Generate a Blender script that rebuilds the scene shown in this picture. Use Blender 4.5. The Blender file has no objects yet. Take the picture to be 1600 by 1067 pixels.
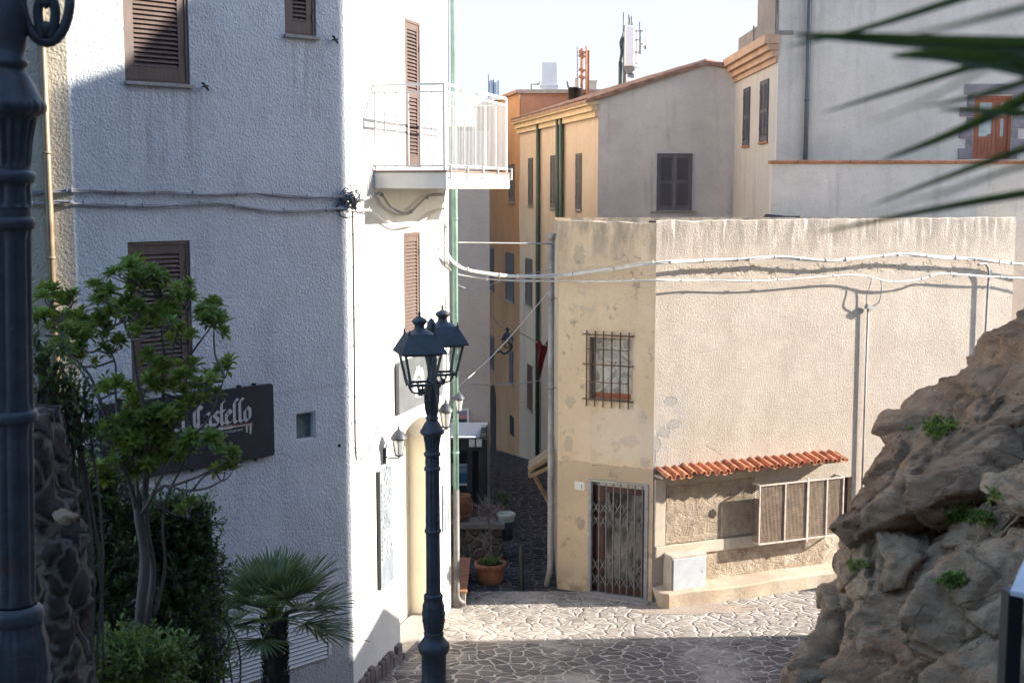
import bpy, math, random
from mathutils import Vector, Matrix, noise
R = math.radians
random.seed(7)
SC = bpy.context.scene
COL = SC.collection
# ------------------------------------------------------------------ camera model (measurements of the photograph)
H = 7.97; F = 2000.0; TH = math.atan(238 / 2000)
CAM = Vector((0, 0, H))
def ray(px, py):
    cx = (px - 800) / F; cy = -(py - 533.5) / F
    c, s = math.cos(TH), math.sin(TH)
    return Vector((cx, c + cy * s, -s + cy * c))
def atY(px, py, Y):
    d = ray(px, py); return CAM + d * (Y / d.y)
def onG(px, py, z=0.0):
    d = ray(px, py); return CAM + d * ((z - H) / d.z)
SUN = Vector((1.0, 0.05, 0.445)).normalized()     # towards the sun

WM = {}
def put(o, W, parent=None):
    COL.objects.link(o)
    if parent is not None:
        o.parent = parent
        o.matrix_basis = WM[parent.name].inverted() @ W
    else:
        o.matrix_basis = W
    WM[o.name] = W
    return o
def tag(o, label=None, cat=None, group=None, kind=None):
    if label: o['label'] = label
    if cat: o['category'] = cat
    if group: o['group'] = group
    if kind: o['kind'] = kind
    return o
def thing(name, label, cat, loc, rz=0, group=None):
    o = bpy.data.objects.new(name, None); o.empty_display_size = 0.3
    put(o, Matrix.Translation(Vector(loc)) @ Matrix.Rotation(rz, 4, 'Z'))
    return tag(o, label, cat, group)
def dup(root, loc, rz=None, label=None, group=None, scale=None):
    def rec(o, par):
        c = o.copy(); COL.objects.link(c)
        if par is not None: c.parent = par
        for ch in list(o.children): rec(ch, c)
        return c
    c = rec(root, None)
    c.location = loc
    if rz is not None: c.rotation_euler = (0, 0, rz)
    if scale: c.scale = (scale,) * 3
    if label: c['label'] = label
    if group: c['group'] = group
    return c

class Fr:
    """vertical plane: origin (x,y), unit direction d pointing image-right; local x = along, local y = into the wall"""
    def __init__(s, o, d):
        s.o = Vector((o[0], o[1])); s.d = Vector(d).normalized(); s.n = Vector((-s.d.y, s.d.x))
        s.a = math.atan2(s.d.y, s.d.x)
        s.M = Matrix.Translation(Vector((s.o.x, s.o.y, 0))) @ Matrix.Rotation(s.a, 4, 'Z')
    def hit(s, px, py, off=0.0):
        r = ray(px, py); o = s.o + s.n * off
        t = (o - CAM.xy).dot(s.n) / r.xy.dot(s.n)
        p = CAM + r * t
        return (p.xy - s.o).dot(s.d), p.z
    def rect(s, x0, y0, x1, y1, off=0.0):
        xm, ym = (x0 + x1) / 2, (y0 + y1) / 2
        return s.hit(x0, ym, off)[0], s.hit(x1, ym, off)[0], s.hit(xm, y1, off)[1], s.hit(xm, y0, off)[1]
    def w(s, u, off, z):
        p = s.o + s.d * u + s.n * off
        return Vector((p.x, p.y, z))

class G:
    def __init__(s): s.v = []; s.f = []; s.m = []; s.s = []
    def add(s, vs, fs, m=0, sm=False):
        b = len(s.v); s.v.extend([tuple(p) for p in vs])
        for f in fs: s.f.append(tuple(i + b for i in f)); s.m.append(m); s.s.append(sm)
        return s
    def box(s, x0, x1, y0, y1, z0, z1, m=0):
        v = [(x, y, z) for z in (z0, z1) for y in (y0, y1) for x in (x0, x1)]
        return s.add(v, [(0, 2, 3, 1), (4, 5, 7, 6), (0, 1, 5, 4), (2, 6, 7, 3), (0, 4, 6, 2), (1, 3, 7, 5)], m)
    def obox(s, c, size, rot, m=0):
        """box centred at c, size (x,y,z), rot = Matrix 3x3 or euler tuple"""
        if not isinstance(rot, Matrix):
            from mathutils import Euler
            rot = Euler(rot).to_matrix()
        hx, hy, hz = [q / 2 for q in size]
        v = [Vector(c) + rot @ Vector((x, y, z)) for z in (-hz, hz) for y in (-hy, hy) for x in (-hx, hx)]
        return s.add(v, [(0, 2, 3, 1), (4, 5, 7, 6), (0, 1, 5, 4), (2, 6, 7, 3), (0, 4, 6, 2), (1, 3, 7, 5)], m)
    def bar(s, a, b, w, h=None, m=0):
        a = Vector(a); b = Vector(b); h = h or w
        q = (b - a).to_track_quat('X', 'Z').to_matrix()
        return s.obox((a + b) / 2, ((b - a).length, w, h), q, m)
    def tube(s, pts, r, n=8, m=0, cap=True, sm=True):
        pts = [Vector(p) for p in pts]
        rs = r if isinstance(r, (list, tuple)) else [r] * len(pts)
        vs = []; up = None
        for i, p in enumerate(pts):
            t = (pts[min(i + 1, len(pts) - 1)] - pts[max(i - 1, 0)])
            if t.length < 1e-9: t = Vector((0, 0, 1))
            t.normalize()
            if up is None:
                up = Vector((0, 0, 1)) if abs(t.z) < .9 else Vector((1, 0, 0))
            x = up - t * up.dot(t)
            if x.length < 1e-6: x = t.orthogonal()
            x.normalize(); y = t.cross(x); up = x
            for k in range(n):
                a = 2 * math.pi * k / n
                vs.append(p + (x * math.cos(a) + y * math.sin(a)) * rs[i])
        fs = []
        for i in range(len(pts) - 1):
            for k in range(n):
                a = i * n + k; b = i * n + (k + 1) % n
                fs.append((a, b, b + n, a + n))
        s.add(vs, fs, m, sm)
        if cap:
            b = len(s.v) - len(vs)
            s.f.append(tuple(b + k for k in range(n))[::-1]); s.m.append(m); s.s.append(False)
            e = b + (len(pts) - 1) * n
            s.f.append(tuple(e + k for k in range(n))); s.m.append(m); s.s.append(False)
        return s
    def lathe(s, prof, c=(0, 0), n=32, m=0, fn=None, sm=True, z0=0):
        vs = []
        for r, z in prof:
            for k in range(n):
                a = 2 * math.pi * k / n
                rr = r * (fn(a, z) if fn else 1)
                vs.append((c[0] + rr * math.cos(a), c[1] + rr * math.sin(a), z + z0))
        fs = []
        for i in range(len(prof) - 1):
            for k in range(n):
                a = i * n + k; b = i * n + (k + 1) % n
                fs.append((a, b, b + n, a + n))
        return s.add(vs, fs, m, sm)
    def prism(s, pts, y0, y1, m=0):
        """polygon in the local x,z plane extruded from y0 to y1"""
        n = len(pts)
        vs = [(x, y0, z) for x, z in pts] + [(x, y1, z) for x, z in pts]
        fs = [tuple(range(n)), tuple(range(n, 2 * n))[::-1]] + [(i, (i + 1) % n, (i + 1) % n + n, i + n) for i in range(n)]
        return s.add(vs, fs, m)
    def hprism(s, pts, z0, z1, m=0):
        n = len(pts)
        vs = [(x, y, z0) for x, y in pts] + [(x, y, z1) for x, y in pts]
        fs = [tuple(range(n))[::-1], tuple(range(n, 2 * n))] + [(i, (i + 1) % n, (i + 1) % n + n, i + n) for i in range(n)]
        return s.add(vs, fs, m)
    def build(s, name, mats, parent=None, W=None, bevel=0, label=None):
        me = bpy.data.meshes.new(name)
        me.from_pydata(s.v, [], s.f)
        if not isinstance(mats, (list, tuple)): mats = [mats]
        for mm in mats: me.materials.append(mm)
        me.polygons.foreach_set('material_index', s.m)
        me.polygons.foreach_set('use_smooth', s.s)
        me.update()
        o = bpy.data.objects.new(name, me)
        if isinstance(W, Fr): W = W.M
        if W is None: W = WM[parent.name] if parent is not None else Matrix.Identity(4)
        put(o, W, parent)
        if bevel:
            b = o.modifiers.new('bevel', 'BEVEL'); b.width = bevel; b.segments = 2; b.limit_method = 'ANGLE'; b.angle_limit = R(40)
        if label: o['label'] = label
        return o

def spline(pts, k=8):
    pts = [Vector(p) for p in pts]; out = []
    for i in range(len(pts) - 1):
        p0 = pts[max(i - 1, 0)]; p1 = pts[i]; p2 = pts[i + 1]; p3 = pts[min(i + 2, len(pts) - 1)]
        for j in range(k):
            t = j / k
            out.append(.5 * ((2 * p1) + (p2 - p0) * t + (2 * p0 - 5 * p1 + 4 * p2 - p3) * t * t + (3 * p1 - p0 - 3 * p2 + p3) * t ** 3))
    out.append(pts[-1]); return out

def wall(g, u0, u1, z0, z1, holes=(), depth=.12, m=0, mr=None, y=0.0):
    """wall sheet at local y with rectangular holes and their reveals"""
    mr = m if mr is None else mr
    us = sorted({u0, u1, *[min(max(h[i], u0), u1) for h in holes for i in (0, 1)]})
    zs = sorted({z0, z1, *[min(max(h[i], z0), z1) for h in holes for i in (2, 3)]})
    for i in range(len(us) - 1):
        for j in range(len(zs) - 1):
            cu, cz = (us[i] + us[i + 1]) / 2, (zs[j] + zs[j + 1]) / 2
            if any(h[0] < cu < h[1] and h[2] < cz < h[3] for h in holes): continue
            g.add([(us[i], y, zs[j]), (us[i + 1], y, zs[j]), (us[i + 1], y, zs[j + 1]), (us[i], y, zs[j + 1])], [(0, 1, 2, 3)], m)
    for h in holes:
        a, b, c, d = h[:4]; dd = h[4] if len(h) > 4 else depth
        g.add([(a, y, c), (a, y + dd, c), (a, y + dd, d), (a, y, d)], [(0, 1, 2, 3)], mr)
        g.add([(b, y, c), (b, y + dd, c), (b, y + dd, d), (b, y, d)], [(3, 2, 1, 0)], mr)
        g.add([(a, y, c), (b, y, c), (b, y + dd, c), (a, y + dd, c)], [(0, 1, 2, 3)], mr)
        g.add([(a, y, d), (b, y, d), (b, y + dd, d), (a, y + dd, d)], [(3, 2, 1, 0)], mr)
    return g

# ------------------------------------------------------------------ materials
class NT:
    def __init__(s, name):
        s.mat = bpy.data.materials.new(name); s.mat.use_nodes = True
        s.t = s.mat.node_tree; s.b = s.t.nodes['Principled BSDF']
        s._c = None
    def n(s, typ, **kw):
        nd = s.t.nodes.new(typ)
        for k, v in kw.items(): setattr(nd, k, v)
        return nd
    def l(s, a, b): s.t.links.new(a, b)
    def set(s, sock, v):
        if hasattr(v, 'is_output'): s.l(v, sock)
        elif isinstance(v, (tuple, list)) and len(v) == 3 and sock.type == 'RGBA': sock.default_value = (*v, 1)
        else: sock.default_value = v
    @property
    def co(s):
        if s._c is None: s._c = s.n('ShaderNodeTexCoord').outputs['Object']
        return s._c
    def mapv(s, scale=(1, 1, 1), v=None, rot=(0, 0, 0), loc=(0, 0, 0)):
        m = s.n('ShaderNodeMapping'); s.l(v or s.co, m.inputs[0]); m.inputs['Scale'].default_value = scale
        m.inputs['Rotation'].default_value = rot; m.inputs['Location'].default_value = loc
        return m.outputs[0]
    def noise(s, scale, detail=4, rough=.55, v=None, dist=0, out=0):
        nd = s.n('ShaderNodeTexNoise'); s.l(v or s.co, nd.inputs['Vector'])
        nd.inputs['Scale'].default_value = scale; nd.inputs['Detail'].default_value = detail
        nd.inputs['Roughness'].default_value = rough; nd.inputs['Distortion'].default_value = dist
        return nd.outputs[out]
    def vor(s, scale, feature='F1', v=None, out='Distance', rnd=1.0, dims='3D'):
        nd = s.n('ShaderNodeTexVoronoi', feature=feature, voronoi_dimensions=dims); s.l(v or s.co, nd.inputs['Vector'])
        nd.inputs['Scale'].default_value = scale; nd.inputs['Randomness'].default_value = rnd
        return nd.outputs[out]
    def ramp(s, fac, stops):
        nd = s.n('ShaderNodeValToRGB'); s.set(nd.inputs[0], fac)
        e = nd.color_ramp.elements
        while len(e) < len(stops): e.new(.5)
        for i, (p, c) in enumerate(stops):
            e[i].position = p
            e[i].color = (c, c, c, 1) if isinstance(c, (int, float)) else (*c, 1)
        return nd.outputs[0]
    def mix(s, fac, a, b, mode='MIX'):
        nd = s.n('ShaderNodeMix', data_type='RGBA', blend_type=mode)
        s.set(nd.inputs[0], fac); s.set(nd.inputs[6], a); s.set(nd.inputs[7], b)
        return nd.outputs[2]
    def m(s, op, a, b=0.0, c=None, clamp=False):
        nd = s.n('ShaderNodeMath', operation=op); nd.use_clamp = clamp
        s.set(nd.inputs[0], a); s.set(nd.inputs[1], b)
        if c is not None: s.set(nd.inputs[2], c)
        return nd.outputs[0]
    def sm(s, v, a, b):
        nd = s.n('ShaderNodeMapRange', interpolation_type='SMOOTHSTEP')
        s.set(nd.inputs[0], v); nd.inputs[1].default_value = a; nd.inputs[2].default_value = b
        return nd.outputs[0]
    def bump(s, h, strength=.5, dist=.02, nrm=None):
        nd = s.n('ShaderNodeBump'); s.set(nd.inputs['Height'], h)
        nd.inputs['Strength'].default_value = strength; nd.inputs['Distance'].default_value = dist
        if nrm: s.l(nrm, nd.inputs['Normal'])
        return nd.outputs[0]
    def xyz(s, v=None):
        nd = s.n('ShaderNodeSeparateXYZ'); s.l(v or s.co, nd.inputs[0]); return nd.outputs
    def rectmask(s, u0, u1, z0, z1, soft=.05, wob=.1, wscale=3.0):
        """1 inside a rectangle of the wall's own x,z with ragged edges"""
        x, _, z = s.xyz()
        nz = s.m('MULTIPLY', s.m('SUBTRACT', s.noise(wscale, 5, .65), .5), wob * 2)
        nz2 = s.m('MULTIPLY', s.m('SUBTRACT', s.noise(wscale * 1.3, 5, .65, v=s.mapv(loc=(7, 3, 9))), .5), wob * 2)
        x = s.m('ADD', x, nz); z = s.m('ADD', z, nz2)
        d = s.m('MINIMUM', s.m('MINIMUM', s.m('SUBTRACT', x, u0), s.m('SUBTRACT', u1, x)), s.m('MINIMUM', s.m('SUBTRACT', z, z0), s.m('SUBTRACT', z1, z)))
        return s.sm(d, -soft, soft)
    def blob(s, u, z, ru, rz, wob=.5, ws=4.0):
        """ragged patch centred at wall x=u, z"""
        x, _, zz_ = s.xyz()
        a = s.m('DIVIDE', s.m('SUBTRACT', x, u), ru); b = s.m('DIVIDE', s.m('SUBTRACT', zz_, z), rz)
        d = s.m('SQRT', s.m('ADD', s.m('MULTIPLY', a, a), s.m('MULTIPLY', b, b)))
        d = s.m('ADD', d, s.m('MULTIPLY', s.m('SUBTRACT', s.noise(ws, 6, .7), .5), wob * 2))
        return s.sm(d, 1.05, .9)
    def done(s, col, rough=.8, nrm=None, metal=0, spec=None):
        s.set(s.b.inputs['Base Color'], col); s.set(s.b.inputs['Roughness'], rough)
        s.b.inputs['Metallic'].default_value = metal
        if spec is not None: s.b.inputs['Specular IOR Level'].default_value = spec
        if nrm: s.l(nrm, s.b.inputs['Normal'])
        return s.mat

def simple(name, c, rough=.6, metal=0, var=.25, scale=8, bump=0, bs=60, spec=None):
    t = NT(name)
    nz = t.noise(scale, 5, .6)
    d = tuple(q * (1 - var) for q in c); e = tuple(min(1, q * (1 + var)) for q in c)
    col = t.ramp(nz, [(.3, d), (.7, e)])
    rg = t.m('MULTIPLY_ADD', t.noise(scale * 2, 3), .3, rough - .15)
    nr = t.bump(t.noise(bs, 4), bump, .01) if bump else None
    return t.done(col, rg, nr, metal, spec)

def plaster(name, c1, c2, grain=45, bd=.012, bs=.7, stain=.5, streak=0.0, dirt=(.25, .22, .18), extra=None, coarse=0):
    t = NT(name)
    big = t.noise(stain, 6, .62)
    col = t.mix(t.sm(big, .35, .68), c1, c2)
    mid = t.noise(stain * 7, 5, .6)
    col = t.mix(t.m('MULTIPLY', t.sm(mid, .45, .75), .3), col, tuple(q * .78 for q in c2))
    if streak:
        sv = t.noise(2.2, 5, .6, v=t.mapv((1, 1, .10)))
        col = t.mix(t.m('MULTIPLY', t.sm(sv, .52, .75), streak), col, dirt)
    fine = t.noise(grain, 4, .65)
    col = t.mix(.35, col, t.ramp(fine, [(.3, .55), (.7, 1.0)]), 'MULTIPLY')
    hgt = t.m('ADD', fine, t.m('MULTIPLY', t.noise(grain * 3.1, 2), .35))
    if coarse: hgt = t.m('ADD', hgt, t.m('MULTIPLY', t.vor(coarse, 'SMOOTH_F1'), .9))
    if extra: col, hgt = extra(t, col, hgt)
    nr = t.bump(hgt, bs, bd)
    nr = t.bump(t.noise(1.3, 3), .25, .08, nr)
    return t.done(col, .92, nr, spec=.2)

MT = {}
MT['iron'] = simple('dark_cast_iron', (.035, .042, .052), .5, 0, .35, 14, .25, 40)
def mk_lampiron():
    t = NT('painted_cast_iron')
    c = t.ramp(t.noise(9, 6, .65), [(.3, (.042, .048, .055)), (.7, (.080, .089, .098))])
    rust = t.sm(t.noise(6, 8, .72), .56, .66)
    c = t.mix(t.m('MULTIPLY', rust, .6), c, (.085, .045, .028)); c = t.mix(t.m('MULTIPLY', t.sm(t.noise(38, 4, .7), .62, .70), .5), c, (.16, .15, .14))
    return t.done(c, t.m('MULTIPLY_ADD', t.noise(20, 4), .35, .3), t.bump(t.noise(70, 5), .25, .006))
MT['lamp'] = mk_lampiron()
MT['blackmetal'] = simple('black_metal', (.012, .013, .015), .45, 0, .3, 12)
MT['greymetal'] = simple('grey_metal', (.26, .27, .28), .5, .3, .2, 9)
MT['rustmetal'] = simple('rusty_metal', (.12, .07, .045), .8, 0, .4, 20, .3)
MT['whitemetal'] = simple('white_painted_metal', (.60, .61, .60), .45, 0, .06, 7)
MT['greenmetal'] = simple('green_painted_pipe', (.20, .32, .265), .55, 0, .25, 4)
MT['darkgreen'] = simple('dark_green_pipe', (.035, .06, .045), .5, 0, .25, 4)
MT['copperpipe'] = simple('brown_copper_pipe', (.20, .15, .095), .5, .3, .3, 3)
MT['pipe'] = simple('grey_zinc_pipe', (.30, .29, .27), .6, .1, .3, 3)
MT['stone_sill'] = simple('grey_stone_sill', (.30, .27, .25), .85, 0, .25, 12, .3)
def mk_wood(name, c, sc=3):
    t = NT(name)
    g = t.noise(5, 6, .6, v=t.mapv((6, 6, .6)))
    col = t.ramp(g, [(.3, tuple(q * .7 for q in c)), (.7, tuple(q * 1.2 for q in c))])
    col = t.mix(t.m('MULTIPLY', t.sm(t.noise(2.1, 5), .5, .75), .35), col, tuple(.6 * q + .06 for q in c))
    return t.done(col, .62, t.bump(g, .25, .004))
MT['brownwood'] = mk_wood('brown_shutter_wood', (.108, .070, .057))
MT['greywood'] = mk_wood('grey_shutter_wood', (.115, .105, .115))
MT['bluewood'] = mk_wood('blue_grey_shutter_wood', (.15, .17, .20))
MT['orangewood'] = mk_wood('varnished_orange_wood', (.34, .10, .04))
MT['darkdoor'] = mk_wood('dark_red_brown_door_wood', (.075, .028, .020))
MT['palewood'] = mk_wood('pale_weathered_wood', (.38, .27, .16))
MT['terracotta'] = simple('terracotta', (.38, .155, .075), .85, 0, .35, 6, .3, 50)
MT['tile'] = simple('orange_clay_tile', (.41, .165, .085), .85, 0, .55, 5, .3, 50)
def mk_rooftile():
    t = NT('weathered_roof_tile')
    c = t.ramp(t.noise(6, 6, .65), [(.28, (.10, .065, .05)), (.5, (.26, .14, .09)), (.75, (.30, .25, .20))])
    return t.done(c, .9, t.bump(t.noise(40, 4), .4, .01))
MT['rooftile'] = mk_rooftile()
MT['glassdark'] = simple('dark_window_glass', (.03, .04, .045), .08, 0, .3, 2)
MT['black'] = simple('deep_black_opening', (.01, .01, .01), .9)
MT['cable'] = simple('white_cable_sheath', (.62, .60, .56), .6, 0, .15, 9)
MT['cabledark'] = simple('grey_black_cable', (.10, .10, .105), .6, 0, .4, 5)
MT['cablegrey'] = simple('grey_cable', (.27, .27, .28), .6, 0, .3, 6)
def mk_glass():
    t = NT('lantern_glass')
    t.t.nodes.remove(t.b)
    tr = t.n('ShaderNodeBsdfTransparent'); gl = t.n('ShaderNodeBsdfGlossy'); gl.inputs['Roughness'].default_value = .08
    mx = t.n('ShaderNodeMixShader'); lw = t.n('ShaderNodeLayerWeight'); lw.inputs[0].default_value = .25
    t.l(t.m('MULTIPLY_ADD', lw.outputs['Fresnel'], .5, .03), mx.inputs[0])
    tr.inputs[0].default_value = (.96, .97, .96, 1)
    t.l(tr.outputs[0], mx.inputs[1]); t.l(gl.outputs[0], mx.inputs[2])
    out = [n for n in t.t.nodes if n.type == 'OUTPUT_MATERIAL'][0]
    t.l(mx.outputs[0], out.inputs[0]); return t.mat
MT['glass'] = mk_glass()
MT['frosted'] = simple('milky_lantern_glass', (.72, .72, .66), .25, 0, .05)

# ------------------------------------------------------------------ camera, light, sky
cd = bpy.data.cameras.new('camera'); cam = bpy.data.objects.new('camera', cd); COL.objects.link(cam)
cam.location = CAM; cam.rotation_euler = (math.pi / 2 - TH, 0, 0)
cd.sensor_width = 36; cd.lens = 45; cd.clip_start = .05; cd.clip_end = 2000
cd.dof.use_dof = True; cd.dof.focus_distance = 21; cd.dof.aperture_fstop = 4.5
SC.camera = cam
SC.view_settings.view_transform = 'Standard'; SC.view_settings.look = 'None'; SC.view_settings.gamma = 1
SC.view_settings.exposure = EXPO = 1.62
w = bpy.data.worlds.new('World'); SC.world = w; w.use_nodes = True
nt = w.node_tree; bg = nt.nodes['Background']
sky = nt.nodes.new('ShaderNodeTexSky'); sky.sky_type = 'NISHITA'; sky.sun_disc = False
sky.sun_elevation = R(24); sky.sun_rotation = R(87); sky.dust_density = .8; sky.air_density = 1.0; sky.ozone_density = 2.6
bg.inputs[1].default_value = .15
# thin bright cloud bank low over the roofs ahead
tc = nt.nodes.new('ShaderNodeTexCoord'); mp = nt.nodes.new('ShaderNodeMapping'); mp.inputs['Scale'].default_value = (1, 1, 3)
nt.links.new(tc.outputs['Generated'], mp.inputs[0])
cn = nt.nodes.new('ShaderNodeTexNoise'); cn.inputs['Scale'].default_value = 3.5; cn.inputs['Detail'].default_value = 6; nt.links.new(mp.outputs[0], cn.inputs['Vector'])
sx = nt.nodes.new('ShaderNodeSeparateXYZ'); nt.links.new(tc.outputs['Generated'], sx.inputs[0])
def mr(v, a, b, lo=0, hi=1):
    n = nt.nodes.new('ShaderNodeMapRange'); n.interpolation_type = 'SMOOTHSTEP'; nt.links.new(v, n.inputs[0])
    for i, q in enumerate((a, b, lo, hi)): n.inputs[i + 1].default_value = q
    return n.outputs[0]
def mm(a, b):
    n = nt.nodes.new('ShaderNodeMath'); n.operation = 'MULTIPLY'; nt.links.new(a, n.inputs[0]); nt.links.new(b, n.inputs[1]); return n.outputs[0]
fac = mm(mm(mr(sx.outputs[1], .2, .75), mr(sx.outputs[2], .55, .22)), mr(cn.outputs[0], .25, .55, .5, 1))
mx = nt.nodes.new('ShaderNodeMix'); mx.data_type = 'RGBA'; nt.links.new(fac, mx.inputs[0]); nt.links.new(sky.outputs[0], mx.inputs[6]); mx.inputs[7].default_value = (2.08, 2.16, 2.28, 1)
nt.links.new(mx.outputs[2], bg.inputs[0])
sl = bpy.data.lights.new('sun', 'SUN'); sl.energy = 5.0; sl.angle = R(.6); sl.color = (1.0, .92, .82)
so = bpy.data.objects.new('sun', sl); COL.objects.link(so); so.location = (30, 0, 30)
so.rotation_euler = SUN.to_track_quat('Z', 'Y').to_euler()
SC.cycles.use_denoising = True
SC.cycles.max_bounces = 6; SC.cycles.diffuse_bounces = 4; SC.cycles.use_adaptive_sampling = True; SC.cycles.adaptive_threshold = .03; SC.cycles.transparent_max_bounces = 12
SC.cycles.sample_clamp_indirect = 8
# ------------------------------------------------------------------ shared building pieces
def leaf_panel(g, x0, x1, z0, z1, y0, t=.04, stile=.075, pitch=.055, mids=(), m=0, tilt=38):
    """one louvred leaf in the local frame: stiles, rails and tilted slats, front at y0"""
    g.box(x0, x0 + stile, y0, y0 + t, z0, z1, m); g.box(x1 - stile, x1, y0, y0 + t, z0, z1, m)
    rails = [(z0, z0 + stile * 1.7)] + [(q - stile * .6, q + stile * .6) for q in mids] + [(z1 - stile * 1.2, z1)]
    for a, b in rails: g.box(x0 + stile, x1 - stile, y0 + .003, y0 + t - .003, a, b, m)
    g.add([(x0 + stile, y0 + t, z0), (x1 - stile, y0 + t, z0), (x1 - stile, y0 + t, z1), (x0 + stile, y0 + t, z1)], [(0, 1, 2, 3)], m)
    for k in range(len(rails) - 1):
        a = rails[k][1]; b = rails[k + 1][0]; n = max(1, round((b - a) / pitch)); p = (b - a) / n
        for i in range(n):
            zc = a + (i + .5) * p
            g.obox(((x0 + x1) / 2, y0 + t * .5, zc), (x1 - x0 - 2 * stile - .002, .007, p * 1.15), (R(-tilt), 0, 0), m)
def shutter_window(par, fr, rc, mat, leaves=1, depth=.10, frame=.04, sill=None, surround=None, mids=1, inset=.03, pitch=.055, label=None, smat='stone_sill', stile=.075):
    """window > frame, shutter leaves, sill"""
    u0, u1, z0, z1 = rc
    g = G()
    g.box(u0, u0 + frame, inset - .012, depth, z0, z1); g.box(u1 - frame, u1, inset - .012, depth, z0, z1)
    g.box(u0 + frame, u1 - frame, inset - .011, depth, z1 - frame, z1); g.box(u0 + frame, u1 - frame, inset - .011, depth, z0, z0 + frame * .6)
    w = g.build('window', mat, par, fr)
    if label: w['label'] = label
    wd = (u1 - u0 - 2 * frame) / leaves
    for i in range(leaves):
        g = G(); a = u0 + frame + i * wd
        md = [z0 + (z1 - z0) * (j + 1) / (mids + 1) for j in range(mids)]
        leaf_panel(g, a + .003, a + wd - .003, z0 + frame * .7, z1 - frame - .003, inset, pitch=pitch, mids=md, stile=stile)
        for hz in (.2, .8):
            g.box(a + (.0 if i == 0 and leaves > 1 else wd) - .012, a + (.0 if i == 0 and leaves > 1 else wd) + .012, inset - .02, inset, z0 + (z1 - z0) * hz, z0 + (z1 - z0) * hz + .09)
        g.build('shutter', mat, w)
    if sill:
        G().box(u0 - sill, u1 + sill, -.06, depth, z0 - .045, z0).build('sill', MT[smat], w, bevel=.006)
    if surround:
        g = G(); s = surround
        g.box(u0 - s, u0, -.012, .02, z0, z1 + s); g.box(u1, u1 + s, -.012, .02, z0, z1 + s); g.box(u0, u1, -.012, .02, z1, z1 + s)
        g.build('surround', MT['paleband'], w)
    return w
MT['paleband'] = simple('pale_window_surround', (.52, .50, .48), .9, 0, .1, 5)
def cable(name, pts, r, mat, label=None, group=None, k=6, strands=1, ties=0, spread=.02, parent=None, n=6, cat='cable', seed=1):
    rnd = random.Random(seed)
    sp = spline(pts, k); g = G()
    for s in range(strands):
        ph = rnd.uniform(0, 6.28); f = rnd.uniform(.5, 1.1)
        q = []
        for i, p in enumerate(sp):
            e = 0 if strands == 1 else spread
            q.append(p + Vector((0, 0, 1)) * e * math.sin(ph + f * i * .35 + s * 2.1) + Vector((.2, -.5, 0)) * e * math.cos(ph * 2 + f * i * .3 + s))
        g.tube(q, r, n)
    for i in range(ties):
        ii = int(min(.999, max(0, (i + rnd.uniform(.1, .9)) / ties)) * (len(sp) - 1))
        p = sp[ii]; q = sp[min(ii + 1, len(sp) - 1)]
        t = (q - p); t = t.normalized() if t.length > 1e-6 else Vector((1, 0, 0))
        rr = r + (spread if strands > 1 else r * .6)
        g.tube([p - t * .007, p + t * .007], rr * 1.12, 8)
        g.tube([p, p + Vector((.01, -.01, .05))], .006, 4)
    o = g.build(name, mat, parent)
    if parent is None: tag(o, label, cat, group)
    return o

# ------------------------------------------------------------------ white roughcast house on the left
P3 = onG(706, 948)
f3 = Fr(P3.xy, (math.sin(R(16)), math.cos(R(16))))
uC0 = f3.hit(547, 700)[0]
C0 = f3.w(uC0, 0, 0)
f4 = Fr(C0.xy, (1, 1))
uC2 = f4.hit(113, 300)[0]
C2 = f4.w(uC2, 0, 0)
fs = Fr(C2.xy, (.95, .31))
uS = fs.hit(20, 300)[0]
ROOF = 14.6
def wx(t, col, h):
    # coarse thrown-plaster lumps
    a = t.vor(34, 'SMOOTH_F1', v=t.mapv((1, 1, .8))); b = t.noise(30, 4, .7, dist=.6)
    h = t.m('ADD', t.m('MULTIPLY', h, .35), t.m('ADD', t.m('MULTIPLY', a, .8), t.m('MULTIPLY', b, 1.2)))
    z = t.xyz()[2]
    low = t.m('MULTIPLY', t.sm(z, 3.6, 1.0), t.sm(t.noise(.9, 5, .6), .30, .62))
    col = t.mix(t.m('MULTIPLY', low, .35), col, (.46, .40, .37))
    sv = t.sm(t.noise(9, 5, .6, v=t.mapv((1, 1, .06))), .42, .66)
    for rc in (RW1, RW2, RW3):
        dm = t.rectmask(rc[0] - .05, rc[1] + .1, rc[2] - 1.1, rc[2] - .02, .12, .12, 2.5)
        col = t.mix(t.m('MULTIPLY', t.m('MULTIPLY', dm, sv), .6), col, (.36, .35, .34))
    pt = t.m('MULTIPLY', t.sm(t.noise(1.1, 6, .68, v=t.mapv((1, 1, .55), loc=(3, 1, 6))), .52, .64), .28)
    col = t.mix(pt, col, (.44, .43, .42))
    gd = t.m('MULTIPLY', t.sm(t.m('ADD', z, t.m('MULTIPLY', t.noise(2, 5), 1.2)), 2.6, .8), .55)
    hl = t.m('MULTIPLY', t.rectmask(-2.6, .2, 5.02, 5.06, .03, .03, 1.5), .35); col = t.mix(hl, col, (.33, .31, .30))
    h = t.m('MULTIPLY', h, t.m('MULTIPLY_ADD', t.noise(.8, 4), 1.3, .35)); h = t.m('ADD', h, t.m('MULTIPLY', t.noise(3.2, 4, .6), 1.4))
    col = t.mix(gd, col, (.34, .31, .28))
    return col, h
RW1 = list(f4.rect(194, 20, 296, 130)); RW2 = list(f4.rect(445, 0, 494, 56)); RW3 = list(f4.rect(203, 377, 300, 598))
MT['roughcast'] = plaster('shaded_white_roughcast', (.69, .72, .745), (.63, .655, .68), 45, .028, .95, .45, .22, (.46, .45, .44), wx)  # bluish shade tone put into the front's white; the lit copy follows
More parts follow.
